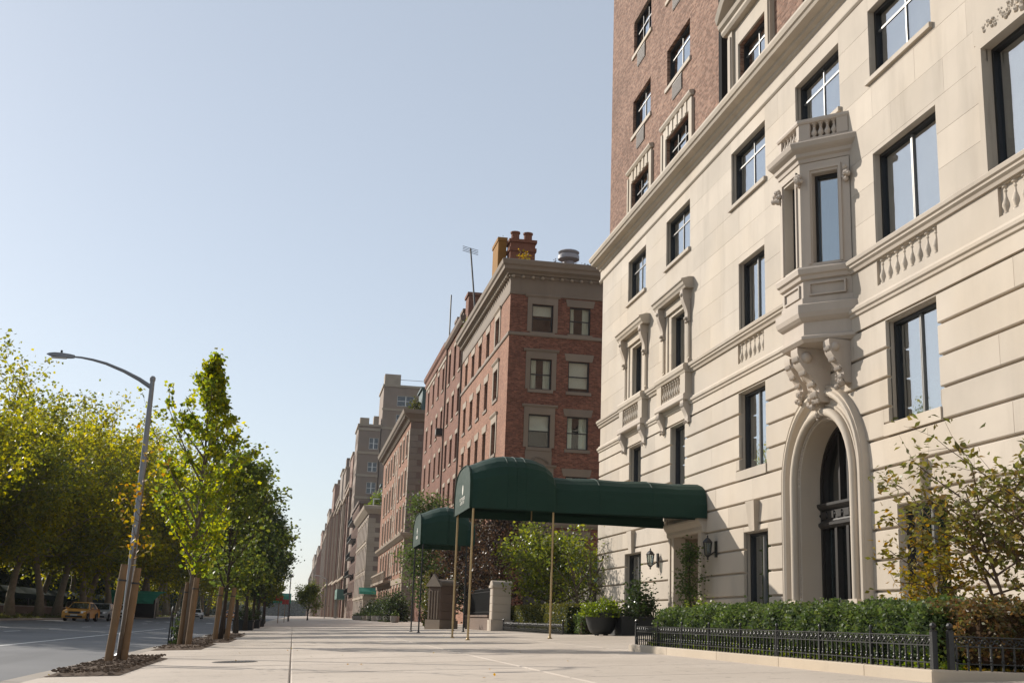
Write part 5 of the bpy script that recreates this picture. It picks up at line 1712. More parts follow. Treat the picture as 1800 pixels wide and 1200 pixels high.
def rc(pr, nm, mt, y0, y1, x1, par):
    return run_corner([(d, z) for d, z in pr], nm, mt, par, y0, y1, x1)
rc([(-.1, 9.4), (.1, 9.4), (.5, 9.75), (.55, 10.0), (-.1, 10.1)], 'string_course', 'tan_stone', 131.0, 172, 26, SH)
rc([(-.1, 4.6), (.1, 4.6), (.12, 5.2), (-.1, 5.3)], 'string_course', 'tan_stone', 131.0, 172, 26, SH)
rc([(-.1, 22.4), (.15, 22.4), (.3, 22.7), (.9, 23.2), (1.0, 23.6), (-.1, 23.8)], 'cornice', 'brownstone', 131.0, 172, 26, SH)
for i in range(34):
    m = MB(fr); u = 131.3+i*1.2; m.box(u, u+.4, .1, .75, 22.75, 23.15); m.build('modillion', 'brownstone', SH)
m = MB(fr); m.box(146.5, 170, 0, 1.0, 5.0, 5.3); m.build('balcony', 'tan_stone', SH)
for i in range(20):
    m = MB(fr); u = 146.6+i*1.22; m.box(u, u+.25, .8, .95, 5.3, 6.2); m.build('balcony_post', 'tan_stone', SH)
m = MB(fr); m.box(146.5, 170, .75, 1.0, 6.2, 6.4); m.build('balcony_rail', 'tan_stone', SH)
m = MB(); m.box(FX+1.2, 20, 131.8, 136, 23.6, 26.3); m.box(FX+1.0, 20.2, 131.6, 136.2, 26.3, 26.5); m.build('roof_hut', 'green_frame', SH)
for k in range(7):
    m = MB(); m.box(13+k*.9, 13.7+k*.9, 131.7, 131.79, 24.0, 26.0); m.build('hut_pane', 'far_glass', SH)
for i, (x, y, r) in enumerate(((12.0, 133.5, 1.4), (12.0, 140, 1.3), (11.9, 147, 1.2), (12.0, 155, 1.2), (15.5, 131.5, .9))):
    bush('roof_plant', ['tall leafy plant at the corner of the roof garden', 'second roof garden shrub from the corner above the bracketed cornice', 'third roof garden shrub above the bracketed cornice', 'fourth roof garden shrub above the bracketed cornice', 'yellowing plant against the roof garden hut'][i], (x, y, 23.7), r*.7, r*1.2, r*1.5, 420, .3, 'leaf_box' if i != 4 else 'leaf_yellow', 120+i, 'plant', 'roof garden plants')

# ------------------------------------------------------------------ low quoined house with green awning
QH = thing('town_house', 'low dark brick house with pale quoins, roof terrace and green awning', 'building', (FX, 221, .5))
sd = Fr((0, 203.0, 0), (1, 0, 0), (0, -1, 0)); fr = Fr((FX, 0, 0), (0, 1, 0), (-1, 0, 0))
rws = [(14.0, 17.0), (9.0, 12.6), (4.6, 7.8)]
w = MB(sd); hs2 = rect_windows(QH, sd, [(16.0, 2.0), (20.5, 2.0)], rws, 'sash', 'black_frame', -.3, w, FX, 27, 0, 18.2); w.build('side_wall', 'dull_brown', QH)
w = MB(fr); hs = rect_windows(QH, fr, [(207+i*4.6, 1.8) for i in range(7)], rws+[(1.2, 3.6)], 'sash', 'white_frame', -.3, w, 203.0, 238, 0, 18.2); w.build('front_wall', 'pale_brick', QH)
m = MB(); m.box(FX+.3, 27, 237.7, 238, 0, 18.2); m.box(FX+.4, 26.7, 203.4, 237.7, 17.8, 18.0); m.build('rear_wall', 'dull_brown', QH)
for h in hs2+hs:
    m = MB(sd if h in hs2 else fr); a, b, c, d = h; m.box(a-.3, b+.3, -.05, .08, d+.003, d+.5); m.box(a-.3, b+.3, -.05, .12, c-.35, c-.003); m.build('window_surround', 'tan_stone', QH)
quoins(QH, sd, FX, 1, .5, 17.5, 'tan_stone', .8, .07, (1.2, 2.0)); quoins(QH, fr, 203.0, 1, .5, 17.5, 'tan_stone', .8, .07, (1.2, 2.0))
rc([(-.1, 18.0), (.2, 18.0), (.9, 18.8), (1.0, 19.3), (-.1, 19.5)], 'cornice', 'tan_stone', 203.0, 238, 27, QH)
rc([(-.1, 13.0), (.15, 13.0), (.15, 13.4), (-.1, 13.4)], 'string_course', 'tan_stone', 203.0, 238, 27, QH)
rc([(-.1, 3.9), (.2, 3.9), (.2, 4.3), (-.1, 4.3)], 'string_course', 'tan_stone', 203.0, 238, 27, QH)
for i in range(9):
    m = MB(); x = FX+.6+i*1.5; m.box(x, x+.18, 203.6, 203.8, 19.4, 20.7); m.build('terrace_post', 'white_frame', QH)
m = MB(); m.box(FX+.6, FX+13, 203.6, 203.75, 20.55, 20.72); m.build('terrace_rail', 'white_frame', QH)
m = MB(); m.box(13.5, 15.8, 205, 208, 19.3, 23.0); m.box(13.2, 16.1, 204.8, 208.2, 23.0, 23.4); m.build('roof_hut', 'green_frame', QH)
bush('roof_plant', 'bright green plants on the terrace of the quoined house', (12.6, 205, 19.4), 1.4, 2, 2.6, 600, .4, 'leaf_bright', 131, 'plant')
bush('roof_plant', 'small yellow plants at the right of the quoined house terrace', (18.6, 205, 19.4), 1.6, 1.5, 1.5, 400, .35, 'leaf_box', 132, 'plant')
aw = thing('shop_awning', 'bright green awning low on the side of the quoined house', 'awning', (16, 202, 3))
m = MB(sd); m.prof([(.05, 5.7), (1.6, 5.0), (1.6, 4.6), (1.52, 4.6), (1.52, 4.9), (.05, 5.6)], FX-.9, 17.5); m.build('fabric', 'awning_bright', aw)
for x in (FX-.7, 14, 17.3):
    m = MB(sd); m.tube([m.P(x, 1.5, 4.7), m.P(x, .05, 4.7)], .05, 5); m.build('awning_arm', 'black_metal', aw)

# ------------------------------------------------------------------ tall stepped tan apartment house and the far row
TN = thing('apartment_tower', 'tall stepped tan brick apartment house with stone bands and penthouse', 'building', (FX+.2, 276, .5))
def block(parent, x0, x1, y0, y1, z0, z1, mat, scols, srows, fcols, frows, trim='tan_stone', twin=True, nm='wall'):
    sd = Fr((0, y0, 0), (1, 0, 0), (0, -1, 0)); fr = Fr((x0, 0, 0), (0, 1, 0), (-1, 0, 0))
    w = MB(sd); sh = [(c-wd/2, c+wd/2, a, b) for c, wd in scols for a, b in srows]; wall_grid(w, x0, x1, z0, z1, sh, 0, .3)
    w.fr = fr; fh = [(c-wd/2, c+wd/2, a, b) for c, wd in fcols for a, b in frows]; wall_grid(w, y0, y1, z0, z1, fh, 0, .3)
    w.fr = None
    w.box(x0+.4, x1, y1-.3, y1, z0, z1); w.box(x1-.3, x1, y0+.35, y1-.3, z0, z1); w.box(x0+.35, x1-.3, y0+.35, y1-.3, z1-.6, z1-.4)
    w.build(nm, mat, parent)
    for h in sh: add_far_window(parent, sd, (h[0]+h[1])/2, h[2], h[1]-h[0], h[3]-h[2], -.15, 'white_frame', twin)
    for h in fh: add_far_window(parent, fr, (h[0]+h[1])/2, h[2], h[1]-h[0], h[3]-h[2], -.15, 'white_frame', False)
    cp = MB(); cp.box(x0-.25, x1+.25, y0-.25, y1+.25, z1, z1+.5); cp.build('parapet', trim, parent)
r1 = [(21.6+3.75*i, 23.7+3.75*i) for i in range(6)]
r1 = [r for r in r1 if r[1] < 43.6]
fr_rows = [(6+3.75*i, 8.1+3.75*i) for i in range(10)]
block(TN, FX+.2, 16.6, 270, 283.5, 0, 43.6, 'tan_brick', [(15.2, 2.1)], [(33.2, 35.4), (28.2, 30.8), (38.4, 41.0)], [(272.5+i*3.4, 1.3) for i in range(4)], fr_rows)
block(TN, 16.8, 32, 270.1, 284, 0, 53.2, 'tan_brick', [(22.0, 4.0), (26.3, 2.4)], [(44.4, 46.8), (48.8, 51.2), (39.6, 42)], [], [], nm='setback_wall')
for z in (47.6, 43.2):
    m = MB(); m.box(16.6, 32, 269.95, 270.09, z, z+.5); m.build('stone_band', 'tan_stone', TN)
for z in (32.0, 37.2, 27.0, 42.6):
    m = MB(); m.box(FX+.05, 16.6, 269.85, 269.99, z, z+.55); m.build('stone_band', 'tan_stone', TN)
m = MB(); m.box(FX+.4, 13.9, 270.4, 273, 44.1, 45.6); m.box(15, 16.2, 272, 275, 44.1, 46.4); m.build('roof_bulkhead', 'tan_stone', TN)
m = MB(); m.box(16.9, 20.6, 270.2, 274, 53.7, 56.2); m.build('roof_bulkhead', 'tan_stone', TN)
m = MB(); m.box(27.5, 33, 272, 280, 53.2, 58.0); m.build('penthouse', 'tan_brick', TN)
m = MB(); m.tube([(20.6, 270.2, 55.0), (27.5, 270.2, 55.0)], .06, 4); m.build('roof_rail', 'vent_metal', TN)
m = MB(); m.box(15.5, 30, 268.5, 269.9, 0, 28.5); m.build('party_wall', 'tan_stone', TN)
BI = thing('town_house', 'dark brown balconied house with fire escapes before the tan tower', 'building', (FX, 253, .5))
frows = [(2+3.6*i, 4.2+3.6*i) for i in range(6)]
block(BI, FX, 15.4, 238.6, 267.8, 0, 23.0, 'dark_brick', [(13.4, 1.4)], frows[1:], [(241.5+i*4.6, 1.5) for i in range(6)], frows, 'dull_brown', False)
for z in (5.4, 9.0, 12.6, 16.2, 19.8):
    m = MB(); m.box(FX-1.1, FX, 244, 262, z, z+.15); m.build('fire_escape_landing', 'dark_pole', BI)
    m = MB()
    for k in range(13): m.tube([(FX-1.05, 244+1.5*k, z+.15), (FX-1.05, 244+1.5*k, z+1.1)], .035, 4)
    m.box(FX-1.1, FX-1.0, 244, 262, z+1.05, z+1.12)
    o = m.build('fire_escape_railing', 'dark_pole', BI); o['kind'] = 'stuff'
far = [(284.5, 326, 39.0, 'far_red', 0, 'far dark brown block just beyond the tan tower'), (326.5, 372, 40.5, 'tan_brick', .0, 'far brown block, second beyond the tan tower'),
       (372.5, 430, 45.5, 'pale_brick', .6, 'far grey block with a tall flat top, third beyond the tan tower'), (430.5, 505, 47, 'far_red', 0, 'far tan slab, fourth beyond the tan tower'),
       (505.5, 600, 44.5, 'pale_brick', .4, 'far pale slab, fifth beyond the tan tower'), (600.5, 700, 42, 'far_red', 0, 'far slab, third from the vanishing end of the street'),
       (700.5, 820, 40, 'pale_brick', .2, 'far slab, second from the vanishing end of the street'), (820.5, 1100, 41, 'tan_brick', 0, 'farthest slab at the vanishing end of the street')]
for i, (a, b, zt2, mt, off, lab) in enumerate(far):
    t = thing('apartment_block', lab, 'building', (FX+off, (a+b)/2, .5), 'far apartment blocks')
    n = max(4, int((b-a)/7)); step = 3.7 if i < 4 else 5.5
    frs = [(4+step*k, 6.2+step*k) for k in range(int((zt2-5)/step))]
    if i > 4: n = 6
    zl = zt2*(.80 if i % 2 else .86); cb_ = a+(b-a)*.34
    block(t, FX+off, FX+12, a, cb_, 0, zt2, mt, [(FX+3, 1.6), (FX+7, 1.6)] if i < 3 else [(FX+4, 1.8)], frs[1:], [(a+(cb_-a)*(k+.5)/max(2, n//3), 1.9) for k in range(max(2, n//3))], frs, 'tan_stone', False)
    block(t, FX+off+.15, FX+12, cb_+.01, b, 0, zl, mt, [], [], [(cb_+(b-cb_)*(k+.5)/(n-n//3), 1.9) for k in range(n-n//3)], [r for r in frs if r[1] < zl-1], 'tan_stone', False, nm='lower_wall')
    m = MB(); m.box(FX+1+off, FX+5, a+2, a+8, zt2+.5, zt2+2.2+(i % 3)); m.build('roof_bulkhead', 'dull_brown', t)
    for k in range(n+1):
        if k % (2 if i < 4 else 1) == 0:
            y = a+.3+(b-a-1.5)*k/n
            m = MB(); m.box(FX+off-.35, FX+off+.2, y, y+.9, 0, zt2*.78-.01); m.build('facade_pier', ['tan_brick', 'tan_stone', 'far_red'][(i+k) % 3] if i < 4 else mt, t)
    for z in (zt2*.25, zt2*.78):
        m = MB(); m.box(FX+off-.6, FX+12, a-.18, b, z, z+.5); m.build('stone_band', 'tan_stone', t)
# ------------------------------------------------------------------ kerb side: lamp, young trees, stakes, pits
lp = thing('street_lamp', 'grey street lamp with a long curved arm over the road', 'street lamp', (-3.06, 23.5, -.15))
m = MB(); m.tube([(-3.06, 23.5, -.16), (-3.06, 23.5, 1.6), (-3.05, 23.5, 5.08)], [.078, .07, .046], 12); m.lathe([(.052, 5.06), (.056, 5.08), (.056, 5.13), (.03, 5.16), (.004, 5.165)], (-3.05, 23.5, 0), 10); m.build('pole', 'lamp_grey', lp, smooth=True)
m = MB(); m.lathe([(.14, -.16), (.14, -.12), (.10, -.08), (.095, .25), (.08, .30)], (-3.06, 23.5, 0), 8); m.build('base', 'lamp_grey', lp)
armp = [(-3.05, 4.93), (-3.3, 5.08), (-3.6, 5.22), (-3.95, 5.345), (-4.2, 5.40), (-4.42, 5.43), (-4.62, 5.435)]
m = MB(); m.tube([(x, 23.5, z) for x, z in armp], [.045, .040, .033, .028, .024, .02, .018], 8); m.build('arm', 'lamp_grey', lp, smooth=True)
m = MB()
prf = [(-4.55, .028, 5.41, 5.465), (-4.62, .055, 5.405, 5.475), (-4.78, .075, 5.40, 5.487), (-4.92, .08, 5.41, 5.487), (-5.02, .05, 5.43, 5.475), (-5.07, .01, 5.45, 5.46)]
vs = []
for x, w, z0, z1 in prf:
    vs += [(x, 23.5-w, z0), (x, 23.5+w, z0), (x, 23.5+w*.8, z1), (x, 23.5-w*.8, z1)]
m.add(vs, [(4*i+j, 4*i+(j+1) % 4, 4*i+4+(j+1) % 4, 4*i+4+j) for i in range(5) for j in range(4)]+[(3, 2, 1, 0), (20, 21, 22, 23)])
head = m.build('lamp_head', 'lamp_grey', lp, smooth=True)
m = MB(); m.lathe([(.02, 5.48), (.022, 5.50), (.022, 5.54), (.01, 5.55)], (-4.80, 23.5, 0), 8); m.build('photocell', 'black_metal', head)
m = MB(); m.box(-4.97, -4.70, 23.45, 23.55, 5.385, 5.402); m.build('lens', 'lens', head)

rng = np.random.default_rng(21)
def pit(label, x0, x1, y0, y1, n):
    t = thing('tree_pit', label, 'tree pit', ((x0+x1)/2, (y0+y1)/2, gz(x0)))
    NX, NY = 7, 26
    mb = MB(); vs = []
    for i in range(NX):
        for j in range(NY):
            u, v = i/(NX-1), j/(NY-1)
            e = min(u, 1-u, v, 1-v)
            x, y = x0+(x1-x0)*u, y0+(y1-y0)*v
            vs.append((x, y, .05*x+.003+min(.055, e*.5)+random.uniform(0, .02)*(e > 0)))
    mb.add(vs, [(i*NY+j, (i+1)*NY+j, (i+1)*NY+j+1, i*NY+j+1) for i in range(NX-1) for j in range(NY-1)])
    o = mb.build('mulch', 'mulch', t)
    ch = MB()
    for k in range(n):
        x, y = random.uniform(x0+.05, x1-.03), random.uniform(y0+.05, y1-.05)
        s = random.uniform(.015, .05); a = random.uniform(0, PI)
        z = .05*x+.045+random.uniform(0, .03)
        c_, s_ = math.cos(a)*s, math.sin(a)*s
        ch.add([(x-c_, y-s_, z), (x+s_*.5, y-c_*.5, z-.01), (x+c_, y+s_, z+random.uniform(-.01, .02)), (x-s_*.5, y+c_*.5, z+.012), (x, y, z+s*.45)], [(0, 1, 4), (1, 2, 4), (2, 3, 4), (3, 0, 4)])
    b = ch.build('bark_chips', 'mulch', t); b['kind'] = 'stuff'
    return t
pit('bark mulch tree pit under the staked sapling at the kerb', -3.04, -2.12, 16.2, 22.4, 1500)
pit('dark mulch strip under the tall ginkgo', -3.04, -1.95, 27.8, 33.4, 500)
pit('narrow mulch strip around the second pair of stakes', -3.04, -1.7, 34.6, 40.2, 500)
pit('far mulch strip under the row of dark street trees', -3.04, -1.75, 43.0, 49.0, 300)

def stake(p0, p1, label, r=.062):
    t = thing('tree_stake', label, 'stake', p0, 'wooden tree stakes')
    m = MB(); n = 6
    P = [Vector(p0)+(Vector(p1)-Vector(p0))*i/n for i in range(n+1)]
    m.tube(P, [r*(1+.05*math.sin(i*2.1)) for i in range(n)]+[r*.88], 10); m.build('pole', 'stake', t, smooth=True)
    d = (Vector(p1)-Vector(p0)).normalized()
    q = Vector(p0)+(Vector(p1)-Vector(p0))*.84
    m = MB(); m.tube([q-d*.014, q+d*.014], r*1.12, 10); m.build('wire_band', 'black_metal', t)
stake((-2.75, 19.6, -.14), (-2.66, 19.6, 1.40), 'left wooden stake of the orange-leaved sapling')
stake((-2.57, 19.9, -.13), (-2.49, 19.9, 1.36), 'right wooden stake of the orange-leaved sapling')
def sap_tree():
    rng = np.random.default_rng(8)
    mb = MB(); cen = []
    tp = [np.array((0, 0, 0)), np.array((.03, 0, .7)), np.array((.05, .02, 1.4)), np.array((.10, .02, 2.2)), np.array((.10, 0, 2.9)), np.array((.13, .02, 3.35))]
    mb.tube(tp, [.034, .028, .024, .017, .011, .004], 7)
    for i in range(16):
        t = rng.uniform(.42, .98); k = int(t*5); p = tp[k]*(1-(t*5-k))+tp[min(5, k+1)]*(t*5-k)
        b = bend(p, (rng.normal(), rng.normal(), 1.2), rng.uniform(.25, .55), 3, rng)
        mb.tube(b, [.007, .005, .003, .002], 4, False)
        cen += b[1:]
    cen = np.array(cen); C = cen[rng.integers(0, len(cen), 170)]+rng.normal(size=(170, 3))*.07
    return mb.mesh('trunk', 'bark', smooth='full'), leaves_mesh('crown', C, .085, 'leaf_yellow', rng)
sm = sap_tree()
tree('sapling', 'thin sapling with a few orange leaves between two stakes', 'tree', (-2.64, 19.85, -.13), sm)
stake((-2.42, 30.05, -.12), (-2.36, 30.05, 1.52), 'thick stake in front of the tall ginkgo', .075)
stake((-2.66, 30.5, -.12), (-2.60, 30.5, 1.42), 'stake behind the tall ginkgo trunk')
stake((-2.18, 36.2, -.11), (-2.12, 36.2, 1.46), 'left stake of the second pair further down the kerb', .075)
stake((-1.86, 36.4, -.10), (-1.76, 36.4, 1.45), 'right stake of the second pair further down the kerb', .075)

gk = tree_meshes(81, 7.4, .06, .20, lambda t: np.interp(t, [.2, .35, .5, .65, .8, .9, 1], [.85, 1.3, 1.22, .86, .46, .2, .04]), 46, 7600, .11, 'leaf_ginkgo', 'bark', (32, 58), 4, .07, .04, .22, .35, .85, stem=.99, up=.3)
tree('ginkgo_tree', 'tall pointed ginkgo with yellow-green fan leaves at the kerb', 'tree', (-2.5, 30.4, -.12), gk, 0)
g2 = tree_meshes(82, 5.5, .06, .22, lambda t: np.interp(t, [.2, .35, .5, .7, .9, 1], [.8, 1.3, 1.4, 1.0, .4, .1]), 22, 4200, .12, 'leaf_mid', 'bark_dark', (25, 55), 4, .14, .15, .25, .3, .8, stem=.98)
tree('ginkgo_tree', 'second kerb tree behind the tall ginkgo, paler and broader', 'tree', (-2.05, 36.5, -.10), g2, 1.2)
dk = [tree_meshes(83+i, 7.2, .09, .22, lambda t: max(.15, 1.6*(1-((t-.35)/.65)**1.3 if t > .35 else .95)), 24, 6800, .165, ('leaf_mid', 'leaf_dark')[i], 'bark_dark', (20, 50), 4, .2, .15, .3, .2, .75) for i in range(2)]
for i, (x, y, s, lab) in enumerate(((-2.5, 45.5, .98, 'dark green street tree just beyond the two ginkgos'), (-2.4, 54, 1.05, 'second dark street tree along the kerb'), (-2.35, 63, 1.1, 'third dark street tree along the kerb'),
                                   (-2.3, 72, 1.12, 'fourth dark street tree along the kerb'), (-2.3, 83, 1.15, 'fifth dark street tree along the kerb'), (-2.3, 97, 1.15, 'sixth dark street tree along the kerb'), (-2.6, 114, 1.1, 'seventh dark street tree along the kerb'), (-3.0, 134, 1.05, 'last dark street tree along the kerb before the green awning'))):
    tree('street_tree', lab, 'tree', (x, y, gz(x)), dk[i % 2], i*1.7, s, 'dark street trees along the kerb')
rt = tree_meshes(88, 4.9, .1, .18, lambda t: 1.9*math.sin(PI*min(1, .25+t*.8)), 22, 5000, .22, 'leaf_lime', 'bark_dark', (10, 60), 4, .3, .2, .3, .2, .7)
tree('street_tree', 'small round tree standing alone at the far end of the pavement', 'tree', (2.1, 178, .1), rt)
hp = thing('bicycle_rack', 'dark curved hoop rack by the trunk of the ginkgo', 'rack', (-2.95, 31.6, -.15))
m = MB(); m.tube([(-3.0+.0*k, 31.2+.8*k/10, -.14+.95*math.sin(PI*k/10)) for k in range(11)], .022, 6); m.build('hoop', 'black_metal', hp, smooth=True)
m = MB(); m.tube([(-2.88, 31.2+.8*k/10, -.14+.8*math.sin(PI*k/10)) for k in range(11)], .018, 6); m.build('hoop', 'black_metal', hp, smooth=True)
bush('tree_skirt', 'dark clump of ivy at the foot of the ginkgo', (-2.72, 31.0, -.14), .26, .4, .75, 500, .09, 'leaf_dark', 141, 'plant')
for i, (x, y) in enumerate(((-2.5, 64.5), (-2.4, 73.5), (-2.4, 84.5))):
    b = thing('planter_box', ['dark box planter at the foot of the third dark street tree', 'dark box planter at the foot of the fourth dark street tree', 'dark box planter at the foot of the fifth dark street tree'][i], 'planter', (x, y, gz(x)), 'box planters under the street trees')
    m = MB(); m.box(x-.5, x+.5, y-1, y+1, gz(x)-.05, gz(x)+.45); m.box(x-.55, x+.55, y-1.05, y+1.05, gz(x)+.45, gz(x)+.52); m.build('box', 'pot_dark', b)
    bush('box_plant', ['dark leaves in the nearest box planter', 'dark leaves in the middle box planter', 'dark leaves in the farthest box planter'][i], (x, y, gz(x)+.45), .5, .9, .8, 500, .12, 'leaf_dark', 150+i, 'plant', 'plants in the box planters')
mh = thing('manhole_cover', 'round iron cover set in the pavement', 'cover', (-.86, 20.0, -.043))
m = MB(); c = (-.86, 20.0, 0)
def ringv(r, dz): return [(c[0]+r*math.cos(a*PI/16), c[1]+r*math.sin(a*PI/16), .05*(c[0]+r*math.cos(a*PI/16))+dz) for a in range(32)]
m.add(ringv(.36, .004)+ringv(.33, .010), [(i, (i+1) % 32, 32+(i+1) % 32, 32+i) for i in range(32)]); m.add(ringv(.325, .008), [tuple(range(32))]); m.build('lid', 'cover_iron', mh)
m = MB()
for i in range(-5, 6):
    L = math.sqrt(max(0, .30**2-(i*.055)**2))
    m.add([(c[0]+i*.055-.012, c[1]-L, .05*(c[0]+i*.055-.012)+.012), (c[0]+i*.055+.012, c[1]-L, .05*(c[0]+i*.055+.012)+.012), (c[0]+i*.055+.012, c[1]+L, .05*(c[0]+i*.055+.012)+.012), (c[0]+i*.055-.012, c[1]+L, .05*(c[0]+i*.055-.012)+.012)], [(0, 1, 2, 3)])
o = m.build('tread_ribs', 'black_metal', mh); o['kind'] = 'stuff'
rng = np.random.default_rng(5); n = 40
xs = rng.uniform(-3.2, 5, n); P = np.stack([xs, rng.uniform(11, 40, n), .05*xs+.012], 1)
place('fallen_leaves', leaves_mesh('fallen_leaves', P, .045, 'leaf_yellow', rng, up=4), None, (0, 0, 0), kind='stuff')

# ------------------------------------------------------------------ the park side: trees, wall, awnings, cars
pk = []
for i in range(3):
    pk.append(tree_meshes(200+i, 13.0, .33, .26, lambda t: 4.6*(.62+.55*math.sin(PI*min(1, .15+t*.75))) if t < .85 else 2.2, 26, 26000, .26, ('leaf_park', 'leaf_park', 'leaf_park_green')[i], 'bark_pale', (5, 50), 7, .50, .3, .35, .12, .75, stem=.80, lean=(.12, 0)))
k = 0
spots = []
for y in (57.0, 67.0):
    spots.append((-22.0, y, 2))
y = 81.0
while y < 760:
    spots.append((-21.6+random.uniform(-.6, .6), y+random.uniform(-1, 1), 0)); y += 9.5 if y < 190 else 20 if y < 300 else 55
y = 88.0
while y < 330:
    spots.append((-31.5+random.uniform(-2, 2), y+random.uniform(-2, 2), 1)); y += 16 if y < 200 else 32
ordn = ['first', 'second', 'third', 'fourth', 'fifth', 'sixth', 'seventh', 'eighth', 'ninth', 'tenth', 'eleventh', 'twelfth', 'thirteenth', 'fourteenth', 'fifteenth', 'sixteenth', 'seventeenth', 'eighteenth', 'nineteenth', 'twentieth', 'twenty-first', 'twenty-second', 'twenty-third', 'twenty-fourth', 'twenty-fifth', 'twenty-sixth', 'twenty-seventh', 'twenty-eighth', 'twenty-ninth', 'thirtieth', 'thirty-first', 'thirty-second', 'thirty-third', 'thirty-fourth', 'thirty-fifth', 'thirty-sixth']
c0 = [0, 0, 0]
trs = []
for x, y, row in spots:
    v = k % 3 if row != 1 else (k+2) % 3
    if row == 0 and y < 85: v = 2
    s = random.uniform(.95, 1.05)*(.9 if row == 2 else 1.02 if y < 92 else min(1.45, 1.05+max(0, y-95)*.006))*(1.02 if row else 1)
    lab = '%s plane tree of the %s row across the road, counted from the left edge' % (ordn[c0[row]], 'front' if row == 0 else 'back') if row < 2 else '%s plane tree across the road before the first one in view' % ordn[c0[2]]
    c0[row] += 1
    trs.append(tree('park_tree', lab, 'tree', (x, y, -.2), pk[v], random.uniform(0, 6.28) if row else random.uniform(-.5, .5)+PI*(k % 2), s, 'plane trees along the park'))
    k += 1
hedge('park_thicket', 'long dark thicket closing the park behind the plane trees', (-46, -40, 80, 1100, -.3, 8.5), 42000, 1.1, ('leaf_dark', 'hedge_heart'), 77, None, .9, 'thicket')
hedge('far_wood', 'dark trees closing the far end of the avenue', (-60, 11, 1120, 1135, -.6, 13), 5000, 1.8, ('leaf_dark', 'hedge_heart'), 78, None, 1.2, 'wood')
PWL = thing('park_wall', 'low dark stone park wall behind the grass verge', 'wall', (-26, 200, -.2))
y = 60
while y < 330:
    m = MB(Fr((-26, 0, 0), (0, 1, 0), (1, 0, 0))); m.cbox(y+.01, y+3.99, -.3, .62, -.45, .02, .02, .02); m.build('wall_stone', 'dull_brown', PWL); y += 4
m = MB(); m.box(-26.5, -25.93, 60, 332, .621, .72); m.build('coping', 'grey_stone', PWL)
n = 9000; rng = np.random.default_rng(9)
P = np.stack([rng.uniform(-25.6, -19.4, n), 60+rng.random(n)**1.6*150, RZ+.14+rng.exponential(.06, n)], 1)
place('verge_grass', leaves_mesh('verge_grass', P, .22, 'grass', rng, up=1.5, aspect=.4), None, (0, 0, 0), kind='stuff')
la = thing('long_awning', 'long low dark green awning on posts in the park shade', 'awning', (-29.5, 150, -.2))
m = MB(Fr((-29, 0, 0), (0, 1, 0), (1, 0, 0))); m.prof([(0, 2.0), (-.1, 1.55), (-.2, 1.55), (-.1, 2.05), (-1.6, 2.65), (-3.2, 2.05), (-3.3, 1.5), (-3.4, 1.5), (-3.3, 2.1), (-1.6, 2.75)], 106, 205); m.build('fabric', 'dark_awning', la)
for i in range(12):
    m = MB(); m.tube([(-29.2, 107+i*8.8, -.25), (-29.2, 107+i*8.8, 1.9)], .07, 6); m.build('post', 'dark_pole', la)
kk = thing('kiosk_awning', 'bright green gathered awning of a kiosk under the plane trees', 'awning', (-13.9, 126, -.3))
x0, x1, y0 = -21.9, -19.5, 152.0
m = MB(); vs = []; nn = 17
for i in range(nn):
    u = i/(nn-1); w = .10*math.cos(u*PI*8)
    for d, z in ((0, 2.95), (-1.0, 2.6+w*.5), (-1.9, 1.75+w), (-1.95, 1.45)):
        x = -22.2+6.6*u*(1-.10*abs(d))+.3
        vs.append((x, y0+d+w*.6, z))
m.add(vs, [(i*4+j, i*4+j+1, i*4+5+j, i*4+4+j) for i in range(nn-1) for j in range(3)]); m.build('fabric', 'awning_bright', kk)
m = MB(); m.box(-21.6, -16.6, y0+.05, y0+2.4, -.2, 2.9); m.build('booth', 'door_dark', kk)
for x in (-21.8, -16.2):
    m = MB(); m.tube([(x, y0-1.85, -.25), (x, y0-1.85, 1.6)], .05, 6); m.build('post', 'dark_pole', kk)
fk = thing('kiosk_awning', 'pale green rounded awning over the far pavement beyond the dark trees', 'awning', (-2.5, 158, .0))
m = MB(); vs = []
for i in range(9):
    a = PI*i/8
    for x in (-4.6, -.4):
        vs.append((x, 158-2.0*math.cos(a), 2.2+1.25*math.sin(a)))
m.add(vs, [(2*i, 2*i+1, 2*i+3, 2*i+2) for i in range(8)]); m.build('fabric', 'awning_bright', fk)
for x in (-4.5, -.5):
    for y in (156.1, 159.9):
        m = MB(); m.tube([(x, y, gz(x)), (x, y, 2.3)], .06, 6); m.build('post', 'dark_pole', fk)

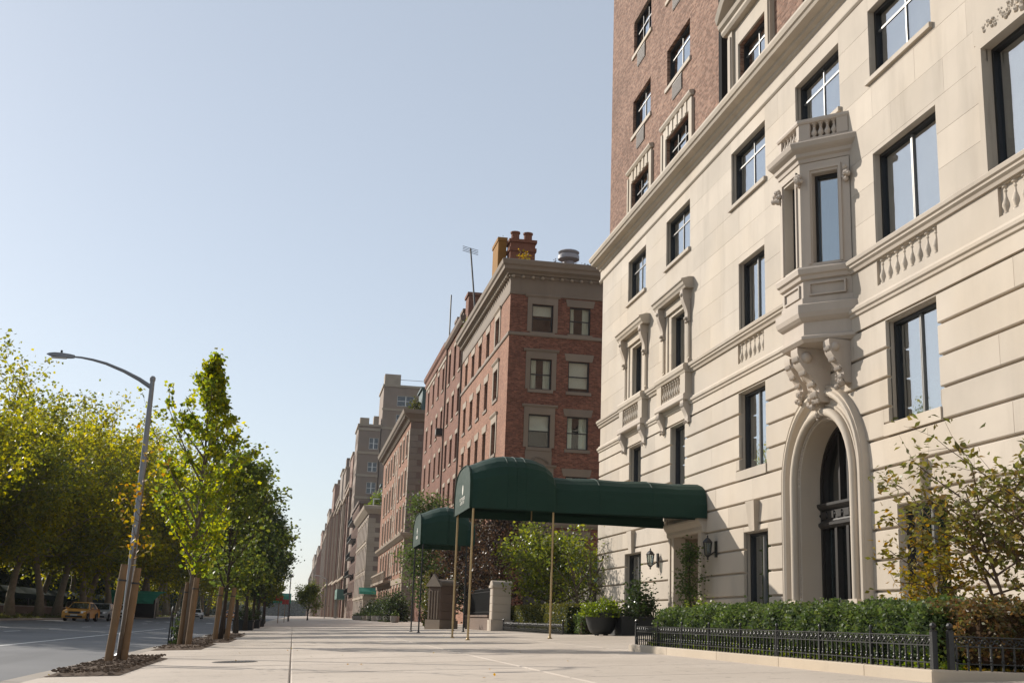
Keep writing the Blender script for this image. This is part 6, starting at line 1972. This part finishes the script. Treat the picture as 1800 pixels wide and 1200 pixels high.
def car_parts(paint):
    """a four-door saloon about 4.6 m long, nose to -y"""
    P = {}
    prof = [(-2.28, .35), (-2.30, .55), (-2.22, .72), (-1.9, .80), (-1.05, .90), (-.9, .93), (1.35, .97), (2.05, .95), (2.24, .82), (2.28, .5), (2.22, .30), (-2.2, .24)]
    m = MB(); secs = [(-.88, .86, .0), (-.90, 1.0, 0), (.90, 1.0, 0), (.88, .86, 0)]
    n = len(prof); vs = []
    xs = [-.84, -.91, -.91, .91, .91, .84]
    ins = [.06, .0, .0, .0, .0, .06]
    for x, q in zip((-.80, -.90, .90, .80), (.07, 0, 0, .07)):
        for yy, z in prof:
            vs.append((x, yy*(1-q*.35), z if z < .5 else z-q*.35))
    m.add(vs, [(i*n+j, i*n+(j+1) % n, (i+1)*n+(j+1) % n, (i+1)*n+j) for i in range(3) for j in range(n)]+[tuple(range(n-1, -1, -1)), tuple(3*n+j for j in range(n))])
    cab = [(-1.05, .90), (-.30, 1.40), (.0, 1.455), (.75, 1.45), (1.15, 1.36), (1.85, .95)]
    k = len(cab); vs = []
    for s in (-1, 1):
        for yy, z in cab:
            w = .84-(z-.9)*.42
            vs.append((s*w, yy, z))
    m.add(vs, [(i, i+1, k+i+1, k+i) for i in range(k-1)]+[tuple(range(k-1, -1, -1)), tuple(k+i for i in range(k))])
    P['body'] = (m.mesh('body', paint, smooth=True), None)
    g = MB()
    def on(t0, t1, a, b, off=.012):
        pass
    w0, w1 = .80, .64
    g.add([(-w0+.06, -1.0, .955), (w0-.06, -1.0, .955), (w1-.04, -.36, 1.375), (-w1+.04, -.36, 1.375)], [(0, 1, 2, 3)])
    P['windscreen'] = (MBoff(g, (0, -.016, .016)), 'car_glass')
    g = MB(); g.add([(-w0+.10, 1.76, 1.0), (w0-.10, 1.76, 1.0), (w1-.03, 1.22, 1.33), (-w1+.03, 1.22, 1.33)], [(3, 2, 1, 0)])
    P['rear_window'] = (MBoff(g, (0, .016, .016)), 'car_glass')
    for s in (-1, 1):
        for nm, (ya, yb, yc_, yd) in (('a', (-.82, .22, .22, -.26)), ('b', (.30, 1.45, 1.05, .30))):
            g = MB(); g.add([(s*(.84-.03*.42), ya, .945), (s*(.84-.03*.42), yb, .945), (s*(.84-.46*.42), yc_, 1.36), (s*(.84-.46*.42), yd, 1.36)], [(0, 1, 2, 3)])
            P['side_window%s%d' % (nm, s)] = (MBoff(g, (s*.015, 0, .006)), 'car_glass')
    return P
def MBoff(g, o):
    g.v = [(x+o[0], y+o[1], z+o[2]) for x, y, z in g.v]
    return g
_wheel = {}
def wheel_meshes():
    if not _wheel:
        t = MB(); r = .31; n = 16
        pr = [(r*.62, -.10), (r*.95, -.10), (r, -.07), (r, .07), (r*.95, .10), (r*.62, .10)]
        vs = [(px_, rr*math.cos(2*PI*j/n), rr*math.sin(2*PI*j/n)) for rr, px_ in pr for j in range(n)]
        t.add(vs, [(i*n+j, i*n+(j+1) % n, ((i+1) % 6)*n+(j+1) % n, ((i+1) % 6)*n+j) for i in range(6) for j in range(n)])
        _wheel['t'] = t.mesh('tyre', 'rubber', smooth=True)
        h = MB(); rr = r*.62
        h.add([(.07*s, rr*math.cos(2*PI*j/n), rr*math.sin(2*PI*j/n)) for s in (-1, 1) for j in range(n)], [tuple(range(n)), tuple(range(2*n-1, n-1, -1))])
        for q in range(5):
            a = 2*PI*q/5
            h.add([(s*.085, .05*math.cos(a+.6), .05*math.sin(a+.6)) for s in (-1, 1)]+[(s*.085, rr*.95*math.cos(a-.12), rr*.95*math.sin(a-.12)) for s in (-1, 1)]+[(s*.085, rr*.95*math.cos(a+.12), rr*.95*math.sin(a+.12)) for s in (-1, 1)], [(0, 2, 4), (1, 5, 3)])
        _wheel['r'] = h.mesh('rim', 'rim')
    return _wheel['t'], _wheel['r']
_cars = {}
def car(label, cat, x, y, rz, paint, taxi=False, group='parked cars and taxis', z=RZ):
    r = thing('taxi' if taxi else 'parked_car', label, cat, (x, y, z), group)
    if paint not in _cars:
        _cars[paint] = {k: (v[0] if v[1] is None else v[0].mesh(k, v[1])) for k, v in car_parts(paint).items()}
        P = _cars[paint]
        m = MB(); m.box(-.42, .42, -2.32, -2.2, .58, .74); P['grille'] = m.mesh('grille', 'black_metal')
        m = MB(); m.box(-.62, .62, -2.335, -2.2, .30, .44); P['air_intake'] = m.mesh('air_intake', 'black_metal')
        m = MB(); m.box(-.26, .26, -2.345, -2.30, .43, .54); P['number_plate'] = m.mesh('number_plate', 'plate')
        for s in (-1, 1):
            m = MB(); m.add([(s*.50, -2.325, .62), (s*.80, -2.23, .62), (s*.82, -2.12, .78), (s*.50, -2.25, .77)], [(0, 1, 2, 3)] if s > 0 else [(3, 2, 1, 0)]); P['headlight%d' % s] = m.mesh('headlight', 'headlight')
            m = MB(); m.box(s*.60-.18, s*.60+.18, 2.24, 2.30, .72, .86); P['taillight%d' % s] = m.mesh('taillight', 'red_paint')
            m = MB(); m.ball((s*.98, -.72, 1.0), .11, 6, 4, (.8, .6, .7)); P['wing_mirror%d' % s] = m.mesh('wing_mirror', paint)
            for q, yy in (('f', -1.42), ('r', 1.38)):
                m = MB(); n = 12
                m.add([(s*.905, yy, .34)]+[(s*.905, yy+.38*math.cos(PI*j/n), .34+.38*math.sin(PI*j/n)) for j in range(n+1)], [(0, j+1, j+2) for j in range(n)]); P['wheel_arch%s%d' % (q, s)] = m.mesh('wheel_arch', 'black_metal')
    for k, me in _cars[paint].items():
        nm = k.rstrip('-1234567890').replace('windowa', 'window').replace('windowb', 'window').replace('archf', 'arch').replace('archr', 'arch')
        child_of(nm, me, r)
    tm, rm = wheel_meshes()
    for s in (-1, 1):
        for yy in (-1.42, 1.38):
            w = bpy.data.objects.new('wheel', tm); COL.objects.link(w); w.parent = r; w.location = (s*.82, yy, .31)
            child_of('rim', rm, w)
    r.rotation_euler = (0, 0, rz)
    return r
car('yellow taxi coming towards us across the road', 'taxi', -16.2, 98.5, math.radians(-4), 'taxi_paint', True)
car('silver car right behind the yellow taxi', 'car', -16.0, 107.5, math.radians(-2), 'silver_paint')
car('white car third in line behind the yellow taxi', 'car', -15.8, 118, 0, 'white_paint')
car('silver car parked under the trees near the kiosk awning', 'car', -20.6, 133, math.radians(8), 'silver_paint', z=-.2)
car('dark car parked beside the kiosk awning', 'car', -20.9, 143, math.radians(8), 'dark_paint', z=-.2)
car('dark car with a bright roof edge behind the park wall, left of the taxi', 'car', -28.0, 119, math.radians(90), 'silver_paint', z=-.05)
car('black car furthest left behind the park wall', 'car', -27.6, 104, math.radians(80), 'dark_paint', z=-.05)
car('white car far down the road beyond the second pair of stakes', 'car', -14.5, 190, 0, 'white_paint')
car('orange taxi far down the road between the dark tree trunks', 'taxi', -10.2, 205, 0, 'orange_paint', True)
car('dark car far down the road right of the orange taxi', 'car', -8.0, 225, 0, 'dark_paint')
car('silver car far down the road next to the white one', 'car', -17.2, 200, 0, 'silver_paint')
# small street furniture far away
for i, (x, y, h, lab) in enumerate(((-1.4, 118, 2.6, 'orange and red notice sign on a post beyond the dark trees'), (-.9, 132, 2.4, 'second red notice sign on a post before the far green awning'))):
    t = thing('sign_post', lab, 'sign', (x, y, gz(x))); m = MB(); m.tube([(x, y, gz(x)), (x, y, gz(x)+h)], .04, 6); m.build('post', 'stake', t)
    m = MB(); m.box(x-.35, x+.35, y-.03, y-.01, gz(x)+h-.5, gz(x)+h); m.build('board', 'red_paint', t)
t = thing('street_lamp', 'small far street lamp at the end of the pavement', 'street lamp', (-.6, 150, 0)); m = MB(); m.tube([(-.6, 150, -.03), (-.6, 150, 5.2)], .07, 6); m.build('pole', 'lamp_grey', t); m = MB(); m.lathe([(.1, 5.2), (.3, 5.35), (.3, 5.5), (.1, 5.65)], (-.6, 150, 0), 8); m.build('lamp_head', 'lamp_grey', t)
t = thing('street_lamp', 'far pale lamp arm in front of the distant facades', 'street lamp', (6.6, 262, .3)); m = MB(); m.tube([(6.6, 262, .3), (6.6, 262, 8.6)], .09, 6); m.build('pole', 'lamp_grey', t); m = MB(); m.tube([(6.6, 262, 8.5), (5.2, 262, 9.2), (4.0, 262, 9.3)], .08, 5); m.build('arm', 'white_frame', t)
t = thing('scaffold_shed', 'green sidewalk shed against the far facades', 'shed', (9, 290, .5))
m = MB(); m.box(9.2, 11.0, 270, 283, 4.6, 6.8); m.build('hoarding', 'copper_green', t)
for y in (270.5, 276, 282):
    m = MB(); m.tube([(9.4, y, .4), (9.4, y, 4.6)], .12, 6); m.build('post', 'grey_stone', t)

# ------------------------------------------------------------------ thin autumn haze in the air
hz = MB(); hz.box(-710, 510, -130, 1610, -1.7, 72)
hm = bpy.data.materials.new('haze'); hm.use_nodes = True
hm.node_tree.nodes.remove(hm.node_tree.nodes['Principled BSDF'])
pv_ = hm.node_tree.nodes.new('ShaderNodeVolumePrincipled')
pv_.inputs['Color'].default_value = (.86, .90, .95, 1)
pv_.inputs['Density'].default_value = .00015
pv_.inputs['Anisotropy'].default_value = 0.0
hm.node_tree.links.new(pv_.outputs[0], hm.node_tree.nodes['Material Output'].inputs['Volume'])
M['haze'] = hm
hz.build('haze', 'haze', kind='stuff', o=(0, 0, 0))
